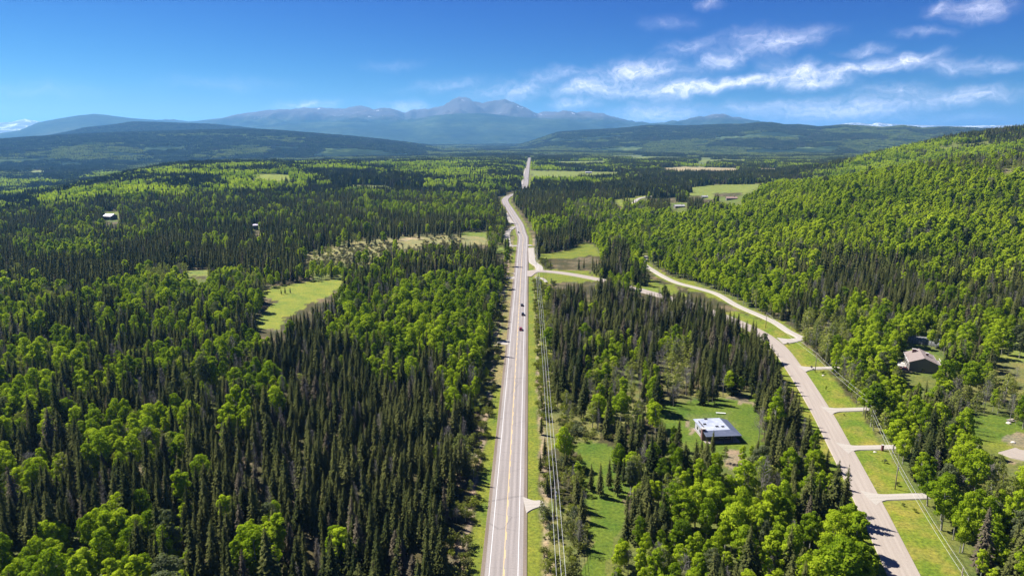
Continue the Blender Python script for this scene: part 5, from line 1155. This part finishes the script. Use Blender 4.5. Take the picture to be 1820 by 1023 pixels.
# ------------------------------------------------------------------ small things
p = G(1442, 656); t = empty('mailbox', p, 0); MB().box(-.06, .06, -.06, .06, 0, 1.1).build('post', M['wood'], t); MB().box(-.35, .35, -.45, .45, 1.1, 1.75).build('box', M['black'], t); tag(t, 'dark mailbox on a post on the first gravel driveway', 'mailbox')
p = G(1568, 800); t = empty('gate_pillar', p, 0); MB().box(-.35, .35, -.35, .35, -.2, 2.2).build('pillar', mat('red_brown_stain', (.13, .035, .04), .8), t); MB().box(-.42, .42, -.42, .42, 2.2, 2.3).build('cap', M['concrete'], t); tag(t, 'dark red gate pillar where the third driveway meets the trees', 'pillar')
p = G(1281, 735); t = empty('bench', p, R(-8)); MB().box(-2, 2, -.35, .35, .42, .5).build('seat', M['trim'], t)
for q in (-1.6, 1.6): MB().box(q - .08, q + .08, -.3, .3, 0, .42).build('leg', M['trim'], t)
tag(t, 'long white bench on the green lawn behind the metal roofed house', 'bench')
p = G(1797, 748); t = empty('picnic_table', p, R(20)); MB().box(-1.6, 1.6, -.5, .5, .72, .8).build('tabletop', M['wood'], t)
for q in (-1, 1): MB().box(-1.6, 1.6, q * .95 - .16, q * .95 + .16, .42, .48).build('seat', M['wood'], t); MB().box(q * 1.2 - .06, q * 1.2 + .06, -1, 1, 0, .72).build('leg', M['wood'], t)
tag(t, 'grey picnic table on the small lawn at the right edge', 'table')
def rock(loc, s, label, cat='rock', name='boulder', m=None):
    bm = bmesh.new(); bmesh.ops.create_icosphere(bm, subdivisions=2, radius=s)
    for v in bm.verts: k = 1 + .35 * (vnoise(np.array([v.co.x * 2 / s + loc.x]), np.array([v.co.y * 2 / s + v.co.z * 3 / s]))[0] - .5); v.co *= k; v.co.z *= .65
    me = bpy.data.meshes.new(name); bm.to_mesh(me); bm.free(); me.materials.append(m or M['rock']); o = link(name, me, None, loc); tag(o, label, cat)
M['rock'] = mat('pale_rock', (.42, .38, .33), .9, noise=(2, .2, (.55, .5, .44)))
rock(G(1463, 667), .7, 'white boulder beside a dark bush on the grass plot'); rock(G(1555, 803), .6, 'pale boulder on the grass below the third driveway')
rock(G(1793, 752), 1.0, 'pale boulder left of the grey picnic table'); rock(G(1801, 786), .9, 'pale rock at the corner of the turning area')
def tree_at(key, px, py, h, name, label, cat):
    k = {'spruce': 0, 'aspen': 1, 'pale': 2, 'shrub': 3}[key]; pr = P[key][0]; s_ = h / BASEH[k]; p = G(px, py); e = empty(name, p, random.uniform(0, 6)); e.scale = (s_, s_, s_)
    for nm, me_ in (('trunk', pr['trunk']), ('crown', pr['crown'])): o = bpy.data.objects.new(nm, me_); C.objects.link(o); o.parent = e
    tag(e, label, cat)
tree_at('aspen', 1468, 694, 2.6, 'sapling', 'small dark sapling alone on the second grass plot', 'sapling')
tree_at('shrub', 1462, 664, 2.0, 'garden_shrub', 'dark bush beside the white boulder on the grass plot', 'garden shrub')
for i, (px_, py_, h_, lb) in enumerate(((500, 523, 5, 'leftmost small spruce on the yellow green field'), (507, 522, 6, 'middle small spruce on the yellow green field'), (516, 521, 5, 'rightmost small spruce on the yellow green field'))):
    tree_at('spruce', px_, py_, h_, 'young_spruce', lb, 'young spruce')
for (px_, py_, lb) in ((1780, 630, 'first tall trunked aspen on the right lawn'), (1792, 632, 'second tall trunked aspen on the right lawn'), (1801, 622, 'third tall trunked aspen on the right lawn'), (1811, 636, 'rightmost tall trunked aspen on the right lawn')):
    tree_at('aspen', px_, py_, 15, 'lawn_aspen', lb, 'lawn aspen')

for i, (key, px_, py_, h_, nm_, lb, ct_) in enumerate((('spruce', 1266, 806, 9.5, 'yard_spruce', 'single spruce standing before the left half of the shining metal roof', 'yard spruce'), ('spruce', 1205, 800, 13, 'yard_spruce', 'dark spruce left of the metal roofed house', 'yard spruce'),
    ('pale', 1240, 826, 8, 'yard_tree', 'pale olive tree before the chimney end of the metal roofed house', 'yard tree'), ('pale', 1288, 822, 7, 'yard_tree', 'pale olive tree before the middle of the porch roof', 'yard tree'),
    ('aspen', 1318, 826, 8, 'yard_tree', 'small green tree before the right end of the porch roof', 'yard tree'))):
    tree_at(key, px_, py_, h_, nm_, lb, ct_)

for (px_, py_, h_, lb) in ((962, 772, 8, 'dark spruce closest to the highway verge, farthest of its row'), (968, 815, 9, 'dark spruce under the wires, above the short driveway'), (960, 838, 7, 'small dark spruce at the grass edge above the short driveway'),
    (984, 868, 9.5, 'dark spruce touching the pole with the transformers'), (972, 880, 8, 'bushy spruce at the end of the short driveway'), (962, 728, 8, 'dark spruce on the verge beyond the others')):
    tree_at('spruce', px_, py_, h_, 'verge_spruce', lb, 'verge spruce')

for (px_, py_, h_, lb) in ((1050, 872, 10, 'first small spruce in the row on the shaded lawn, nearest the wires'), (1066, 882, 12, 'second spruce in the row on the shaded lawn'), (1082, 868, 11, 'third spruce in the row on the shaded lawn'), (1097, 880, 12.5, 'tallest spruce in the row on the shaded lawn'), (1108, 860, 10, 'last spruce in the row on the shaded lawn')):
    tree_at('spruce', px_, py_, h_, 'lawn_spruce', lb, 'lawn spruce')
for (px_, py_, h_, lb) in ((1605, 899, 1.3, 'upper dark bush in the long grass below the lowest driveway'), (1626, 909, 1.5, 'lower dark bush in the long grass below the lowest driveway'), (1594, 862, 1.8, 'bush left of the pole with the grey transformer'), (1572, 822, 1.8, 'bush below the dark red gate pillar'), (1500, 738, 1.0, 'small bush on the third grass plot'), (1400, 612, 1.4, 'dark bush on the first grass plot by the track mouth')):
    tree_at('shrub', px_, py_, h_, 'grass_bush', lb, 'bush')
